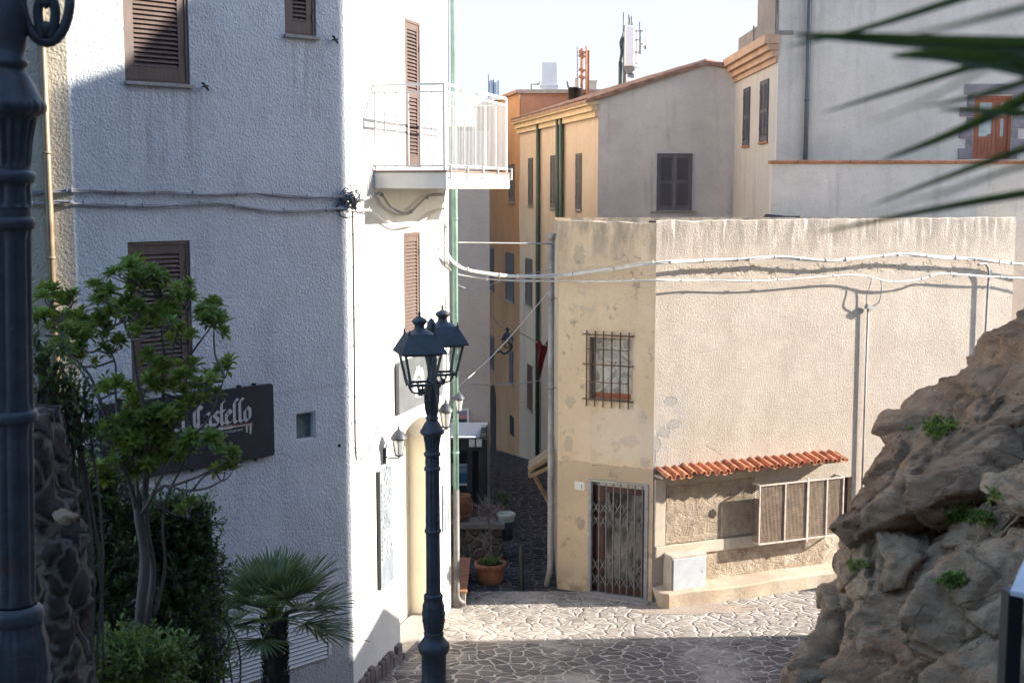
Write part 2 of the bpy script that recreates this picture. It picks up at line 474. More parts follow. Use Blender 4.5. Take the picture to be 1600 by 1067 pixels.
MT['roughcast_lit'] = plaster('sunlit_white_plaster', (.83, .815, .77), (.79, .77, .73), 45, .012, .6, .45, .15, (.5, .48, .45))  # sunlit copy of the same house white, its warm brightness put in
MT['creamcast'] = plaster('cream_warm_light_roughcast', (.62, .56, .44), (.56, .51, .40), 40, .028, .95, .45, .25, (.40, .36, .30), wx)  # cream paint; on the side strip it stands in for warm bounced light
MT['cream'] = simple('cream_painted_plaster', (.76, .70, .57), .8, 0, .05, 2, .1, 30)

WH = thing('white_house', 'tall white roughcast house on the left with brown shutters and a balcony', 'house', (C0.x, C0.y, 0))
RW1 = list(f4.rect(194, 20, 296, 130)); RW1[3] = RW1[2] + 1.95
RW2 = list(f4.rect(445, 0, 494, 56)); RW2[3] = RW2[2] + 1.15
RW3 = list(f4.rect(203, 377, 300, 598)); RW3[3] = f4.hit(250, 377)[1]
RW4 = f4.rect(462, 643, 493, 688)
g = G()
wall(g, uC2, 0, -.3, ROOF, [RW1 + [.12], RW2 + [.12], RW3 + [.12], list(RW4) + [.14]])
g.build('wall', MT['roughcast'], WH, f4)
for rc, sl in ((RW1, .02), (RW2, .03), (RW3, .02)):
    shutter_window(WH, f4, rc, MT['brownwood'], 1, .12, .045, sl, mids=0 if rc is RW2 else 1, inset=.035, smat='brownsill', stile=.095) if False else shutter_window(WH, f4, rc, MT['brownwood'], 1, .12, .05, sl, mids=0, inset=.03, smat='stone_sill', stile=.10, pitch=.06)
# small blind window with a pale frame
g = G(); u0, u1, z0, z1 = RW4
g.box(u0, u0 + .025, .02, .14, z0, z1); g.box(u1 - .025, u1, .02, .14, z0, z1); g.box(u0 + .025, u1 - .025, .02, .14, z0, z0 + .025); g.box(u0 + .025, u1 - .025, .02, .14, z1 - .025, z1)
w4 = g.build('window', MT['whitemetal'], WH, f4)
G().box(u0 + .025, u1 - .025, .09, .11, z0 + .025, z1 - .025).build('pane', simple('greenish_obscured_glass', (.10, .135, .13), .25, 0, .4, 6), w4)
# iron shutter stays beside the sills
for px, py in ((316, 136), (519, 63)):
    u, z = f4.hit(px, py); g = G()
    g.bar((u, .02, z), (u, -.07, z), .015); g.tube([(u - .05, -.07, z + .045), (u - .02, -.075, z + .035), (u, -.07, z), (u + .03, -.07, z - .02), (u + .055, -.075, z - .055)], [.014, .02, .016, .02, .012], 6)
    g.tube([(u, -.07, z), (u + .05, -.075, z + .01)], .013, 6)
    g.build('shutter_stay', MT['blackmetal'], WH, f4)
# sunlit side wall with doorway and tall french shutter
uD0 = f3.hit(624, 850)[0]; uD1 = f3.hit(684, 850)[0]
zA = f3.hit(655, 652)[1]; zS = zA - .55
RF = list(f3.rect(633, 20, 657, 262)); RF[3] = RF[2] + 2.45
RL = f3.rect(631, 363, 657, 540)
g = G()
wall(g, uC0, 0, -.3, ROOF, [list(RF) + [.10], list(RL) + [.10], [uD0, uD1, -.29, zA, .60]])
um = (uD0 + uD1) / 2; rad = (uD1 - uD0) / 2
arc = [(um + rad * math.cos(a), zS + (zA - zS - .002) * math.sin(a)) for a in [math.pi * i / 16 for i in range(17)]]
left = [(uD0, zA)] + arc[8:][::-1]; left = [(uD0, zA), arc[8]] + arc[9:]
g.add([(x, 0, z) for x, z in left], [tuple(range(len(left)))], 0)
right = [(uD1, zA)] + arc[:9]
g.add([(x, 0, z) for x, z in right], [tuple(range(len(right)))], 0)
for i in range(16):
    (a, b), (c, d) = arc[i], arc[i + 1]
    g.add([(a, 0, b), (c, 0, d), (c, .6, d), (a, .6, b)], [(0, 1, 2, 3)], 0)
g.build('wall', MT['roughcast_lit'], WH, f3)
shutter_window(WH, f3, RF, MT['litwood'] if 'litwood' in MT else MT['brownwood'], 1, .10, .05, None, mids=1, inset=.01, stile=.09, pitch=.06)
shutter_window(WH, f3, RL, MT['brownwood'], 1, .10, .05, None, mids=0, inset=.01, stile=.09, pitch=.06)
G().box(uD0 - .1, uD1 + .1, .55, .62, -.1, zA + .1).build('door', MT['cream'], WH, f3)
G().box(uD1 - .004, uD1 + .06, .004, .56, -.1, zS).build('door_reveal', MT['cream'], WH, f3)
G().box(uD0 - .05, uD1 + .05, -.10, .5, -.2, .10).build('doorstep', MT['stone_sill'], WH, f3, bevel=.01)
# side strip beyond the front corner, far walls and roof
g = G(); wall(g, uS - 2.5, 0, -.3, ROOF)
g.build('wall', MT['creamcast'], WH, fs)  # same white house, warm light painted in as cream
B1 = f3.w(0, 0, 0); B2 = f3.w(0, 6, 0); B3 = fs.w(uS - 2.5, 0, 0); B4 = fs.w(uS - 2.5, 5, 0)
g = G()
for a, b in ((B1, B2), (B2, B4), (B4, B3)):
    g.add([(a.x, a.y, -.3), (b.x, b.y, -.3), (b.x, b.y, ROOF), (a.x, a.y, ROOF)], [(0, 1, 2, 3)])
g.build('wall', MT['roughcast_lit'], WH, Matrix.Identity(4))
g = G(); g.hprism([(p.x, p.y) for p in (C0, B1, B2, B4, B3, C2)], ROOF, ROOF + .25)
g.build('roof', MT['rooftile'], WH, Matrix.Identity(4))
# stone footing along the sunlit side
g = G(); rnd = random.Random(3); u = uC0
while u < uD0 - .1:
    s = rnd.uniform(.14, .3); h = rnd.uniform(.16, .34)
    g.box(u + .006, u + s, -.05 - rnd.random() * .03, .02, -.2, h); u += s
g.build('footing', simple('dark_footing_stone', (.16, .13, .12), .9, 0, .4, 6, .5, 30), WH, f3, bevel=.02)
# white louvred doors low on the shaded front
x0, z1 = f4.hit(345, 958); x1, zr = f4.hit(511, 985); xc = f4.hit(488, 960)[0]; z0 = .9
z1 = f4.hit(430, 952)[1]
g = G(); mid = (x0 + x1) / 2
g.prism([(x0 - .06, z0), (x0, z0), (x0, zr), (x0 + .22, z1 - .05), (xc - .02, z1 - .05), (x1, zr), (x1, z0), (x1 + .06, z0), (x1 + .06, zr + .02), (xc, z1 + .02), (x0 + .2, z1 + .02), (x0 - .06, zr + .02)], -.03, .0)
g.box(mid - .02, mid + .02, -.035, 0, z0, z1 - .05)
lv = g.build('louvred_door', MT['whitemetal'], WH, f4)
g = G(); z = z0; g.add([(x0, -.003, z0), (x1, -.003, z0), (x1, -.003, zr), (xc, -.003, z1 - .05), (x0 + .2, -.003, z1 - .05), (x0, -.003, zr)], [tuple(range(6))], 1)
while z < z1 - .09:
    e = 0 if z < zr - .03 else (z - zr + .03) / (z1 - zr) * (x1 - xc)
    g.obox(((x0 + mid) / 2 + e * .4, -.02, z), (mid - x0 - .04 - e * .8, .006, .05), (R(-35), 0, 0)); g.obox(((x1 + mid) / 2 - e / 2, -.02, z), (x1 - mid - .04 - e, .006, .05), (R(-35), 0, 0)); z += .062
g.build('slats', [MT['whitemetal'], MT['black']], lv)
# green downpipe at the far edge, grey foot
g = G(); u = f3.hit(703, 300)[0]; off = -.09
g.tube([(u, off, f3.hit(704, 768)[1]), (u, off, ROOF)], .055, 12)
g2 = G()
for z in (3.0, 5.2, 7.4, 9.6, 11.5): g.tube([(u, off, z), (u, off, z + .04)], .064, 12); g.bar((u, off, z + .02), (u, 0, z + .02), .02)
dp = g.build('downpipe', MT['greenmetal'], WH, f3)
zt = f3.hit(704, 768)[1]
G().tube([(u, off, zt + .03), (u, off, .22), (u + .01, off - .04, .12), (u + .02, off - .14, .06)], .062, 12).build('pipe_foot', simple('dull_cast_iron_pipe', (.13, .125, .115), .6, .1, .3, 4), dp)
# downpipe on the side strip
g = G(); u = fs.hit(76, 300)[0]
g.tube([(u, -.06, 0), (u, -.06, ROOF)], .05, 12)
for z in (5, 7.1, 8.4, 9.8): g.tube([(u, -.06, z), (u, -.06, z + .03)], .058, 12); g.bar((u, -.06, z), (u, 0, z), .02)
g.build('downpipe', MT['copperpipe'], WH, fs)
# ---- balcony
ub0 = f3.hit(583, 200)[0]
lo, hi = .3, 2.5
for _ in range(40):
    e = (lo + hi) / 2
    if f3.hit(694, 200, -e)[0] > ub0: lo = e
    else: hi = e
EB = e
ub1 = f3.hit(791, 200, -EB)[0]
zr1 = f3.hit(693, 131, -EB)[1]; zr2 = f3.hit(693, 143, -EB)[1]; zr0 = f3.hit(693, 259, -EB)[1]
zs1 = f3.hit(695, 269, -EB)[1]; zs0 = f3.hit(696, 295, -EB)[1]
g = G(); g.box(ub0, ub1 + .12, -EB - .03, 0, zs0, zs1)
bal = g.build('balcony', simple('cream_balcony_slab', (.70, .67, .60), .85, 0, .06, 3, .15, 60), WH, f3, bevel=.01)
g = G(); g.box(ub0 - .02, ub1 + .14, -EB - .05, 0, zs1 + .002, zs1 + .03)
g.build('slab_edge', simple('brown_tile_edge', (.22, .14, .11), .7, 0, .2, 9), bal, bevel=.004)
g = G()
yo = -EB
P = [(ub0, yo), (ub1, yo)]
g.bar((ub0, 0, zr1), (ub0, yo, zr1), .03, .04); g.bar((ub0, 0, zr2), (ub0, yo, zr2), .02, .025); g.bar((ub0, 0, zr0), (ub0, yo, zr0), .02, .025)
for z, tk in ((zr1, .04), (zr2, .035), (zr0, .035)): g.bar((ub0, yo, z), (ub1, yo, z), tk * .7, tk)
g.bar((ub1, 0, zr1), (ub1, yo, zr1), .03, .04); g.bar((ub1, 0, zr2), (ub1, yo, zr2), .02, .025); g.bar((ub1, 0, zr0), (ub1, yo, zr0), .02, .025)
for u in (ub0, ub1):
    g.bar((u, yo, zs1), (u, yo, zr1), .035, .035); g.bar((u, -.03, zs1), (u, -.03, zr1), .025, .025)
    for i in range(1, 6): g.bar((u, yo * i / 6.0, zr0), (u, yo * i / 6.0, zr2), .02)
n = 46
for i in range(1, n): g.bar((ub0 + (ub1 - ub0) * i / n, yo, zr0), (ub0 + (ub1 - ub0) * i / n, yo, zr2), .010)
for i in range(1, 5): g.bar((ub0 + (ub1 - ub0) * i / 4, yo, zr2), (ub0 + (ub1 - ub0) * i / 4, yo, zr1), .03)
for i in range(5):
    u = ub0 + .1 + (ub1 + .1 - ub0 - .1) * i / 4.0
    g.bar((u, yo, zr0), (u, yo - .07, zr0), .025); g.bar((u, yo - .07, zr0 + .01), (u, yo - .07, zs1 - .10), .025); g.bar((u, yo - .07, zs1 - .09), (u, yo + .0, zs1 - .09), .025)
g.build('railing', MT['whitemetal'], bal)
# ---- vent hole
u, z = f4.hit(530, 696); G().tube([(u, .05, z), (u, -.004, z)], .028, 10).build('vent', MT['black'], WH, f4)

# ------------------------------------------------------------------ things hung on the white house
def fp(fr, px, py, off=-.04):
    u, z = fr.hit(px, py, off); return fr.w(u, off, z)
cable('cable_bundle', [fp(fs, 20, 303), fp(fs, 70, 300), fp(fs, 108, 298), fp(f4, 118, 298), fp(f4, 190, 301), fp(f4, 260, 301), fp(f4, 340, 304), fp(f4, 400, 303), fp(f4, 470, 308), fp(f4, 540, 308, -.06)], .013, MT['cablegrey'],
      'upper grey cable bundle strapped across the white roughcast wall', None, 8, 3, 12, .014, seed=2)
cable('cable_bundle', [fp(fs, 20, 319), fp(fs, 70, 317), fp(fs, 108, 316), fp(f4, 118, 317), fp(f4, 180, 322), fp(f4, 250, 321), fp(f4, 330, 318), fp(f4, 400, 326), fp(f4, 470, 330), fp(f4, 540, 326, -.06)], .013, MT['cablegrey'],
      'lower sagging grey cable bundle strapped across the white roughcast wall', None, 8, 3, 10, .014, seed=5)
# knot of wires at the corner
g = G(); rnd = random.Random(11)
for i in range(34):
    c = fp(f4, 546 + rnd.gauss(0, 7), 313 + rnd.gauss(0, 9), -.07); r = rnd.uniform(.03, .11); a0 = rnd.uniform(0, 6.28)
    ax = Vector((rnd.uniform(.5, 1), rnd.uniform(-.6, .2), rnd.uniform(-.3, .3))).normalized(); bz = Vector((rnd.uniform(-.3, .3), rnd.uniform(-.3, .1), 1)).normalized()
    g.tube([c + (ax * math.cos(a0 + t * .5) * r + bz * math.sin(a0 + t * .5) * r * rnd.uniform(.7, 1.2)) for t in range(rnd.randint(5, 12))], rnd.choice([.006, .009, .012]), 5, rnd.choice([0, 0, 1]))
for i in range(7):
    c = fp(f4, 544 + rnd.gauss(0, 6), 315 + rnd.gauss(0, 8), -.05); g.obox(c, (.09, .06, .05), (rnd.random(), rnd.random(), rnd.random()), rnd.choice([0, 1]))
tag(g.build('cable_junction', [MT['cabledark'], MT['cablegrey']]), 'tangled knot of wires at the corner of the white house', 'cable knot')
cable('cable', [fp(f3, 551, 330, -.05), fp(f3, 552, 400, -.05), fp(f3, 553, 500, -.05), fp(f3, 554, 600, -.05), fp(f3, 555, 690, -.05), fp(f3, 557, 718, -.06)], .016, MT['cabledark'],
      'dark cable running down the corner of the white house', None, 5, 2, 10, .008)
cable('cable', [fp(f3, 557, 720, -.06), fp(f3, 570, 712, -.05), fp(f3, 584, 685, -.05), fp(f3, 592, 655, -.05), fp(f3, 599, 640, -.05), fp(f3, 602, 640, -.04)], .010, MT['cabledark'],
      'thin cable curving up the sunlit wall above the chalkboard', None, 6)
cable('cable', [fp(f3, 556, 312, -.08), fp(f3, 575, 310, -.1), fp(f3, 594, 303, -.1), fp(f3, 612, 325, -.1), fp(f3, 636, 334, -.1), fp(f3, 655, 318, -.1), fp(f3, 672, 306, -.1), fp(f3, 692, 304, -.1)], .010, MT['cablegrey'],
      'grey cables drooping in the shade under the balcony slab', None, 7, 4, 4, .02, seed=4)
cable('cable', [fp(f3, 556, 326, -.08), fp(f3, 580, 330, -.1), fp(f3, 600, 342, -.11), fp(f3, 625, 353, -.12), fp(f3, 655, 348, -.11), fp(f3, 675, 334, -.1), fp(f3, 693, 326, -.1)], .011, MT['cable'],
      'pale cables looping just below the balcony shadow on the sunlit wall', None, 7, 3, 3, .012, seed=6)
cable('cable', [fp(f3, 694, 300, -.05), fp(f3, 695, 420, -.05), fp(f3, 698, 600, -.05), fp(f3, 700, 760, -.05), fp(f3, 703, 935, -.05)], .009, MT['cabledark'],
      'thin cable hanging beside the green downpipe', None, 6, 2, 0, .02)

# restaurant sign with black-letter writing
SG = f4
xs0, xs1, zz0, zz1 = f4.rect(156, 604, 427, 722, -.05)
zz0 = f4.hit(400, 716, -.05)[1]; zz1 = f4.hit(400, 602, -.05)[1]
sign = thing('restaurant_sign', 'black restaurant sign with pale gothic lettering behind the tree', 'sign', f4.w((xs0 + xs1) / 2, -.05, zz0))
signblack = simple('worn_black_sign_paint', (.014, .017, .024), .55, 0, .4, 6)
g = G(); c = .03
g.prism([(xs0 + c, zz0), (xs1 - c, zz0), (xs1, zz0 + c), (xs1, zz1 - c), (xs1 - c, zz1), (xs0 + c, zz1), (xs0, zz1 - c), (xs0, zz0 + c)], -.07, -.03)
for x in (xs0 + .3, xs1 - .55, xs1 - .3, (xs0 + xs1) / 2): g.box(x - .02, x + .02, -.06, 0, zz1, zz1 + .03); g.box(x - .02, x + .02, -.06, 0, zz0 - .03, zz0)
g.build('board', signblack, sign, f4)
_nibk = [0]
def nib(g, pts, w, ang=40, y=-.073, m=0):
    """broad-pen stroke"""
    nx, nz = w * math.cos(R(ang)) / 2, w * math.sin(R(ang)) / 2
    for (a, b), (c, d) in zip(pts[:-1], pts[1:]):
        _nibk[0] = (_nibk[0] + 1) % 9
        yy = y - _nibk[0] * .0003
        q = [(a - nx, b - nz), (a + nx, b + nz), (c + nx, d + nz), (c - nx, d - nz)]
        ar = sum(q[i][0] * q[(i + 1) % 4][1] - q[(i + 1) % 4][0] * q[i][1] for i in range(4))
        if abs(ar) < 1e-7: continue
        g.prism(q, yy, -.069, m)
GL = {'d': ([[(.5, 1.3), (.2, 1.15), (.55, .85), (.55, .1), (.3, -.05), (.05, .15), (.05, .8), (.3, .95), (.5, .8)]], .8),
      'e': ([[(.1, .5), (.5, .72), (.3, 1.0), (.05, .8), (.05, .15), (.28, -.02), (.52, .12)]], .68),
      'l': ([[(.45, 1.62), (.25, 1.7), (.1, 1.45), (.1, .12), (.25, -.02), (.42, .1)]], .5),
      'c': ([[(.5, .85), (.3, 1.0), (.05, .8), (.05, .15), (.28, -.02), (.52, .12)]], .66),
      'C': ([[(.8, 1.35), (.5, 1.55), (.1, 1.2), (.1, .3), (.4, -.02), (.8, .2)], [(.45, 1.4), (.45, .1)]], .98),
      'a': ([[(.08, .85), (.3, 1.0), (.5, .85), (.5, .12), (.62, .0)], [(.5, .6), (.1, .4), (.08, .12), (.28, -.02), (.5, .2)]], .72),
      's': ([[(.5, .88), (.3, 1.0), (.08, .8), (.48, .35), (.45, .1), (.2, -.02), (.03, .12)]], .64),
      't': ([[(.4, 1.62), (.22, 1.6), (.14, 1.35), (.14, .12), (.3, -.02), (.45, .1)], [(-.02, .95), (.48, 1.0)]], .5),
      'o': ([[(.28, 1.0), (.05, .8), (.05, .15), (.28, -.02), (.52, .18), (.52, .8), (.28, 1.0)]], .72)}
pale = simple('pale_sign_lettering', (.46, .45, .42), .7, 0, .3, 14)
g = G(); e0 = f4.hit(394, 650, -.07)[0]; zb = f4.hit(380, 658, -.07)[1]
hs = (f4.hit(352, 622, -.07)[1] - f4.hit(352, 658, -.07)[1]) / 1.7
word = 'del Castello'; ws = hs * .95
tot = sum(.45 if ch == ' ' else GL[ch][1] for ch in word); x = e0 - tot * ws
for ch in word:
    if ch == ' ': x += .45 * ws; continue
    st, adv = GL[ch]
    for s in st: nib(g, [(x + a * ws, zb + b * hs) for a, b in s], hs * .30)
    x += adv * ws
g.build('lettering', pale, sign, f4)
# red and white key under the word
g = G(); xk0 = e0 - .95; zk = f4.hit(350, 664, -.07)[1]; zk = zb - .055
red = simple('red_key_paint', (.35, .06, .05), .7, 0, .3, 14)
g.prism([(xk0, zk - .014), (e0 + .0, zk - .01), (e0, zk + .012), (xk0, zk + .012)], -.076, -.069, 0)
g.prism([(xk0 + .4, zk - .022), (xk0 + .62, zk - .022), (xk0 + .62, zk + .024), (xk0 + .4, zk + .024)], -.0772, -.069, 0)
g.prism([(xk0 + .45, zk + .010), (e0 - .02, zk + .006), (e0 - .02, zk + .02), (xk0 + .45, zk + .02)], -.079, -.069, 1)
g.box(e0 - .11, e0 - .085, -.076, -.069, zk - .11, zk - .015, 0); g.box(e0 - .05, e0 - .02, -.076, -.069, zk - .14, zk - .012, 0); g.box(e0 - .084, e0 - .07, -.0765, -.069, zk - .07, zk - .016, 1); g.box(e0 - .019, e0 - .005, -.0765, -.069, zk - .06, zk - .013, 1)
for i in range(12):
    a0, a1 = i * math.pi / 6, (i + 1) * math.pi / 6
    g.prism([(xk0 - .08 + .05 * math.cos(a0), zk + .05 * math.sin(a0)), (xk0 - .08 + .08 * math.cos(a0), zk + .08 * math.sin(a0)), (xk0 - .08 + .08 * math.cos(a1), zk + .08 * math.sin(a1)), (xk0 - .08 + .05 * math.cos(a1), zk + .05 * math.sin(a1))], -.0765, -.069, 0)
g.build('key_emblem', [pale, red], sign, f4)
def text_mesh(name, body, size, mat, par, fr, u, z, y, spacing=1.0, extr=.002, align='LEFT'):
    cu = bpy.data.curves.new(name, 'FONT'); cu.body = body; cu.size = size; cu.extrude = extr; cu.space_character = spacing; cu.align_x = align
    o = bpy.data.objects.new('tmp', cu); me = bpy.data.meshes.new_from_object(o)
    bpy.data.objects.remove(o); bpy.data.curves.remove(cu)
    me.transform(Matrix.Translation((u, y, z)) @ Matrix.Rotation(math.pi / 2, 4, 'X'))
    me.materials.clear(); me.materials.append(mat); me.name = name
    o = bpy.data.objects.new(name, me); put(o, fr.M, par); return o
text_mesh('lettering', 'bar · cafe · restaurant', .062, pale, sign, f4, e0 - .16, zk - .075, -.074, 1.25, .003, 'RIGHT')

# round-emblem board on the sunlit wall
u0, u1, z0, z1 = f3.rect(622, 556, 682, 645, -.05)
u0 = f3.hit(621, 600, -.05)[0]; u1 = f3.hit(690, 600, -.05)[0]; z1 = f3.hit(622, 567, -.05)[1]; z0 = f3.hit(622, 648, -.05)[1]
bd = thing('emblem_sign', 'grey board with a white ring emblem on the sunlit wall behind the lamp', 'sign', f3.w((u0 + u1) / 2, -.05, z0))
g = G(); c = .04; g.prism([(u0 + c, z0), (u1 - c, z0), (u1, z0 + c), (u1, z1 - c), (u1 - c, z1), (u0 + c, z1), (u0, z1 - c), (u0, z0 + c)], -.08, -.02)
g.build('board', simple('grey_sign_board', (.11, .115, .12), .6, 0, .2, 5), bd, f3)
wp = simple('white_sign_paint', (.74, .73, .70), .7, 0, .1, 9)
g = G(); rnd = random.Random(5); cu_, cz_ = u0 + (u1 - u0) * .42, (z0 + z1) / 2 - .02; rr = (z1 - z0) * .30
for i in range(34):
    a = i * 2 * math.pi / 34; r1 = rr * .5; r2 = rr * rnd.uniform(.9, 1.15); da = .075
    g.prism([(cu_ + r1 * math.cos(a - da), cz_ + r1 * math.sin(a - da)), (cu_ + r2 * math.cos(a - da * .7), cz_ + r2 * math.sin(a - da * .7)), (cu_ + r2 * math.cos(a + da * .7), cz_ + r2 * math.sin(a + da * .7)), (cu_ + r1 * math.cos(a + da), cz_ + r1 * math.sin(a + da))], -.0825 - (i % 3) * .0004, -.079)
for k in range(20):
    a = k * math.pi / 10; b = a + math.pi / 10; q0, q1 = rr * .16, rr * .26
    g.prism([(cu_ + q0 * math.cos(a), cz_ + q0 * math.sin(a)), (cu_ + q1 * math.cos(a), cz_ + q1 * math.sin(a)), (cu_ + q1 * math.cos(b), cz_ + q1 * math.sin(b)), (cu_ + q0 * math.cos(b), cz_ + q0 * math.sin(b))], -.083, -.079)
g.build('ring_emblem', wp, bd, f3)
g = G()
for k in range(6):
    x = u0 + (u1 - u0) * (.60 + k * .06); hh = rnd.uniform(.10, .2) * (z1 - z0)
    g.box(x, x + .035, -.083, -.079, z1 - .10 - .18 * (z1 - z0), z1 - .10 - .18 * (z1 - z0) + hh)
g.build('tower_emblem', wp, bd, f3)
# chalkboard menu
u0 = f3.hit(593, 820, -.04)[0]; u1 = f3.hit(613, 820, -.04)[0]; z1 = f3.hit(593, 738, -.04)[1]; z0 = f3.hit(593, 921, -.04)[1]
cb = thing('chalkboard', 'tall narrow slate chalkboard with white writing on the sunlit wall', 'menu board', f3.w((u0 + u1) / 2, -.04, z0))
t = NT('slate_with_chalk_dust'); dn = t.noise(3, 6, .65, v=t.mapv((1, 1, .5)))
slate = t.done(t.ramp(dn, [(.35, (.10, .12, .14)), (.7, (.26, .29, .32))]), .8)
G().box(u0, u1, -.05, 0, z0, z1).build('board', slate, cb, f3)
g = G(); g.box(u0 - .02, u0, -.06, 0, z0 - .02, z1 + .02)
g.build('frame', MT['blackmetal'], cb, f3)
g = G(); w_ = u1 - u0; rnd = random.Random(8)
nib(g, [(u0 + w_ * .35, z1 - .17), (u0 + w_ * .5, z1 - .05), (u0 + w_ * .65, z1 - .17)], .03, 10, -.052); nib(g, [(u0 + w_ * .4, z1 - .13), (u0 + w_ * .6, z1 - .125)], .02, 80, -.052)
z = z1 - .26
for ln in range(15):
    x = u0 + w_ * .12; hh = .06 if ln < 2 else .035
    while x < u1 - w_ * .15:
        k = rnd.random()
        if k < .8: nib(g, [(x, z), (x + w_ * .03, z + hh), (x + w_ * .07, z + hh * rnd.random())], .012, 20, -.052)
        x += w_ * .1
    z -= .085 if ln < 2 else .075 + (.07 if rnd.random() < .25 else 0)
    if z < z0 + .2: break
for gg in (g,):
    pass
f = g; 
for i, (x, y, q) in enumerate(f.v): f.v[i] = (x, y if y > -.0689 and False else (y if y < -.05 else -.049), q)
g.build('lettering', wp, cb, f3)
# small pinned notice near the pipe
u0 = f3.hit(690, 790)[0]; u1 = f3.hit(695, 790)[0]; z1 = f3.hit(692, 757)[1]; z0 = f3.hit(692, 830)[1]
tag(G().box(u0, u1, -.03, 0, z0, z1).build('notice_board', slate, None, f3), 'small grey menu notice fixed beside the downpipe behind the lamp post', 'notice')

def wall_lantern(name, label, fr, u, z, reach, s=1.0, mat='iron', drop=0.0):
    """iron wall lantern: back plate, arm, six-sided glazed body under a domed cap"""
    b = fr.w(u, 0, z)
    o = thing(name, label, 'wall lantern', b, 0, 'lanterns fixed to the white house')
    g = G(); g.box(u - .04 * s, u + .04 * s, -.03, 0, z - .14 * s, z + .14 * s); g.tube([(u, -.02, z - .13 * s), (u, -.05, z - .2 * s), (u, -.03, z - .24 * s)], .012 * s, 6); g.tube([(u, -.02, z + .12 * s), (u, -.05, z + .19 * s), (u, -.02, z + .25 * s)], [.02 * s, .012 * s, .005], 6)
    g.build('back_plate', MT[mat], o, fr)
    g = G(); g.tube(spline([(u, -.02, z - .02), (u, -reach * .5, z - .03), (u, -reach, z - .02), (u, -reach, z + .02)], 5), .014 * s, 8)
    g.build('arm', MT[mat], o, fr)
    zc = z + .02; cx, cy = u, -reach
    ht = .30 * s; r0, r1 = .075 * s, .125 * s
    g = G(); vs = [(r0, 0), (r1, ht)]
    for k in range(6):
        a = k * math.pi / 3 + .3
        g.tube([(cx + r0 * math.cos(a), cy + r0 * math.sin(a), zc), (cx + r1 * math.cos(a), cy + r1 * math.sin(a), zc + ht)], .009 * s, 5)
    g.lathe([(.0, -.03 * s), (.05 * s, -.02 * s), (r0 * 1.1, 0), (r0 * 1.1, .02 * s), (0, .02 * s)], (cx, cy), 6, 0, sm=False, z0=zc)
    g.lathe([(r1 * 1.12, -.01), (r1 * 1.12, .012), (r1 * .8, .012)], (cx, cy), 6, 0, sm=False, z0=zc + ht)
    hd = g.build('lantern', MT[mat], o, fr)
    g = G(); g.lathe([(r1 * 1.25, .012), (r1 * 1.1, .05 * s), (r1 * .7, .12 * s), (r1 * .3, .16 * s), (.02 * s, .18 * s), (.022 * s, .21 * s), (.008 * s, .23 * s), (.012 * s, .26 * s), (0, .31 * s)], (cx, cy), 12, 0, z0=zc + ht)
    g.build('cap', MT[mat], hd, fr)
    g = G(); g.lathe([(r0 * .93, .02), (r1 * .93, ht)], (cx, cy), 6, 0, sm=False, z0=zc)
    g.build('glass', MT['frosted'], hd, fr)
    return o
u, z = f3.hit(600, 712); wall_lantern('wall_lantern', 'black wall lantern beside the arched doorway above the chalkboard', f3, u, z, .26, .92)
u, z = f3.hit(677, 668); wall_lantern('wall_lantern', 'pale wall lantern between the lamp post and the green downpipe', f3, u, z, .24, .95)
u, z = f3.hit(705.5, 640); wall_lantern('wall_lantern', 'dark wall lantern just right of the green downpipe', f3, u, z - .05, .14, .8)
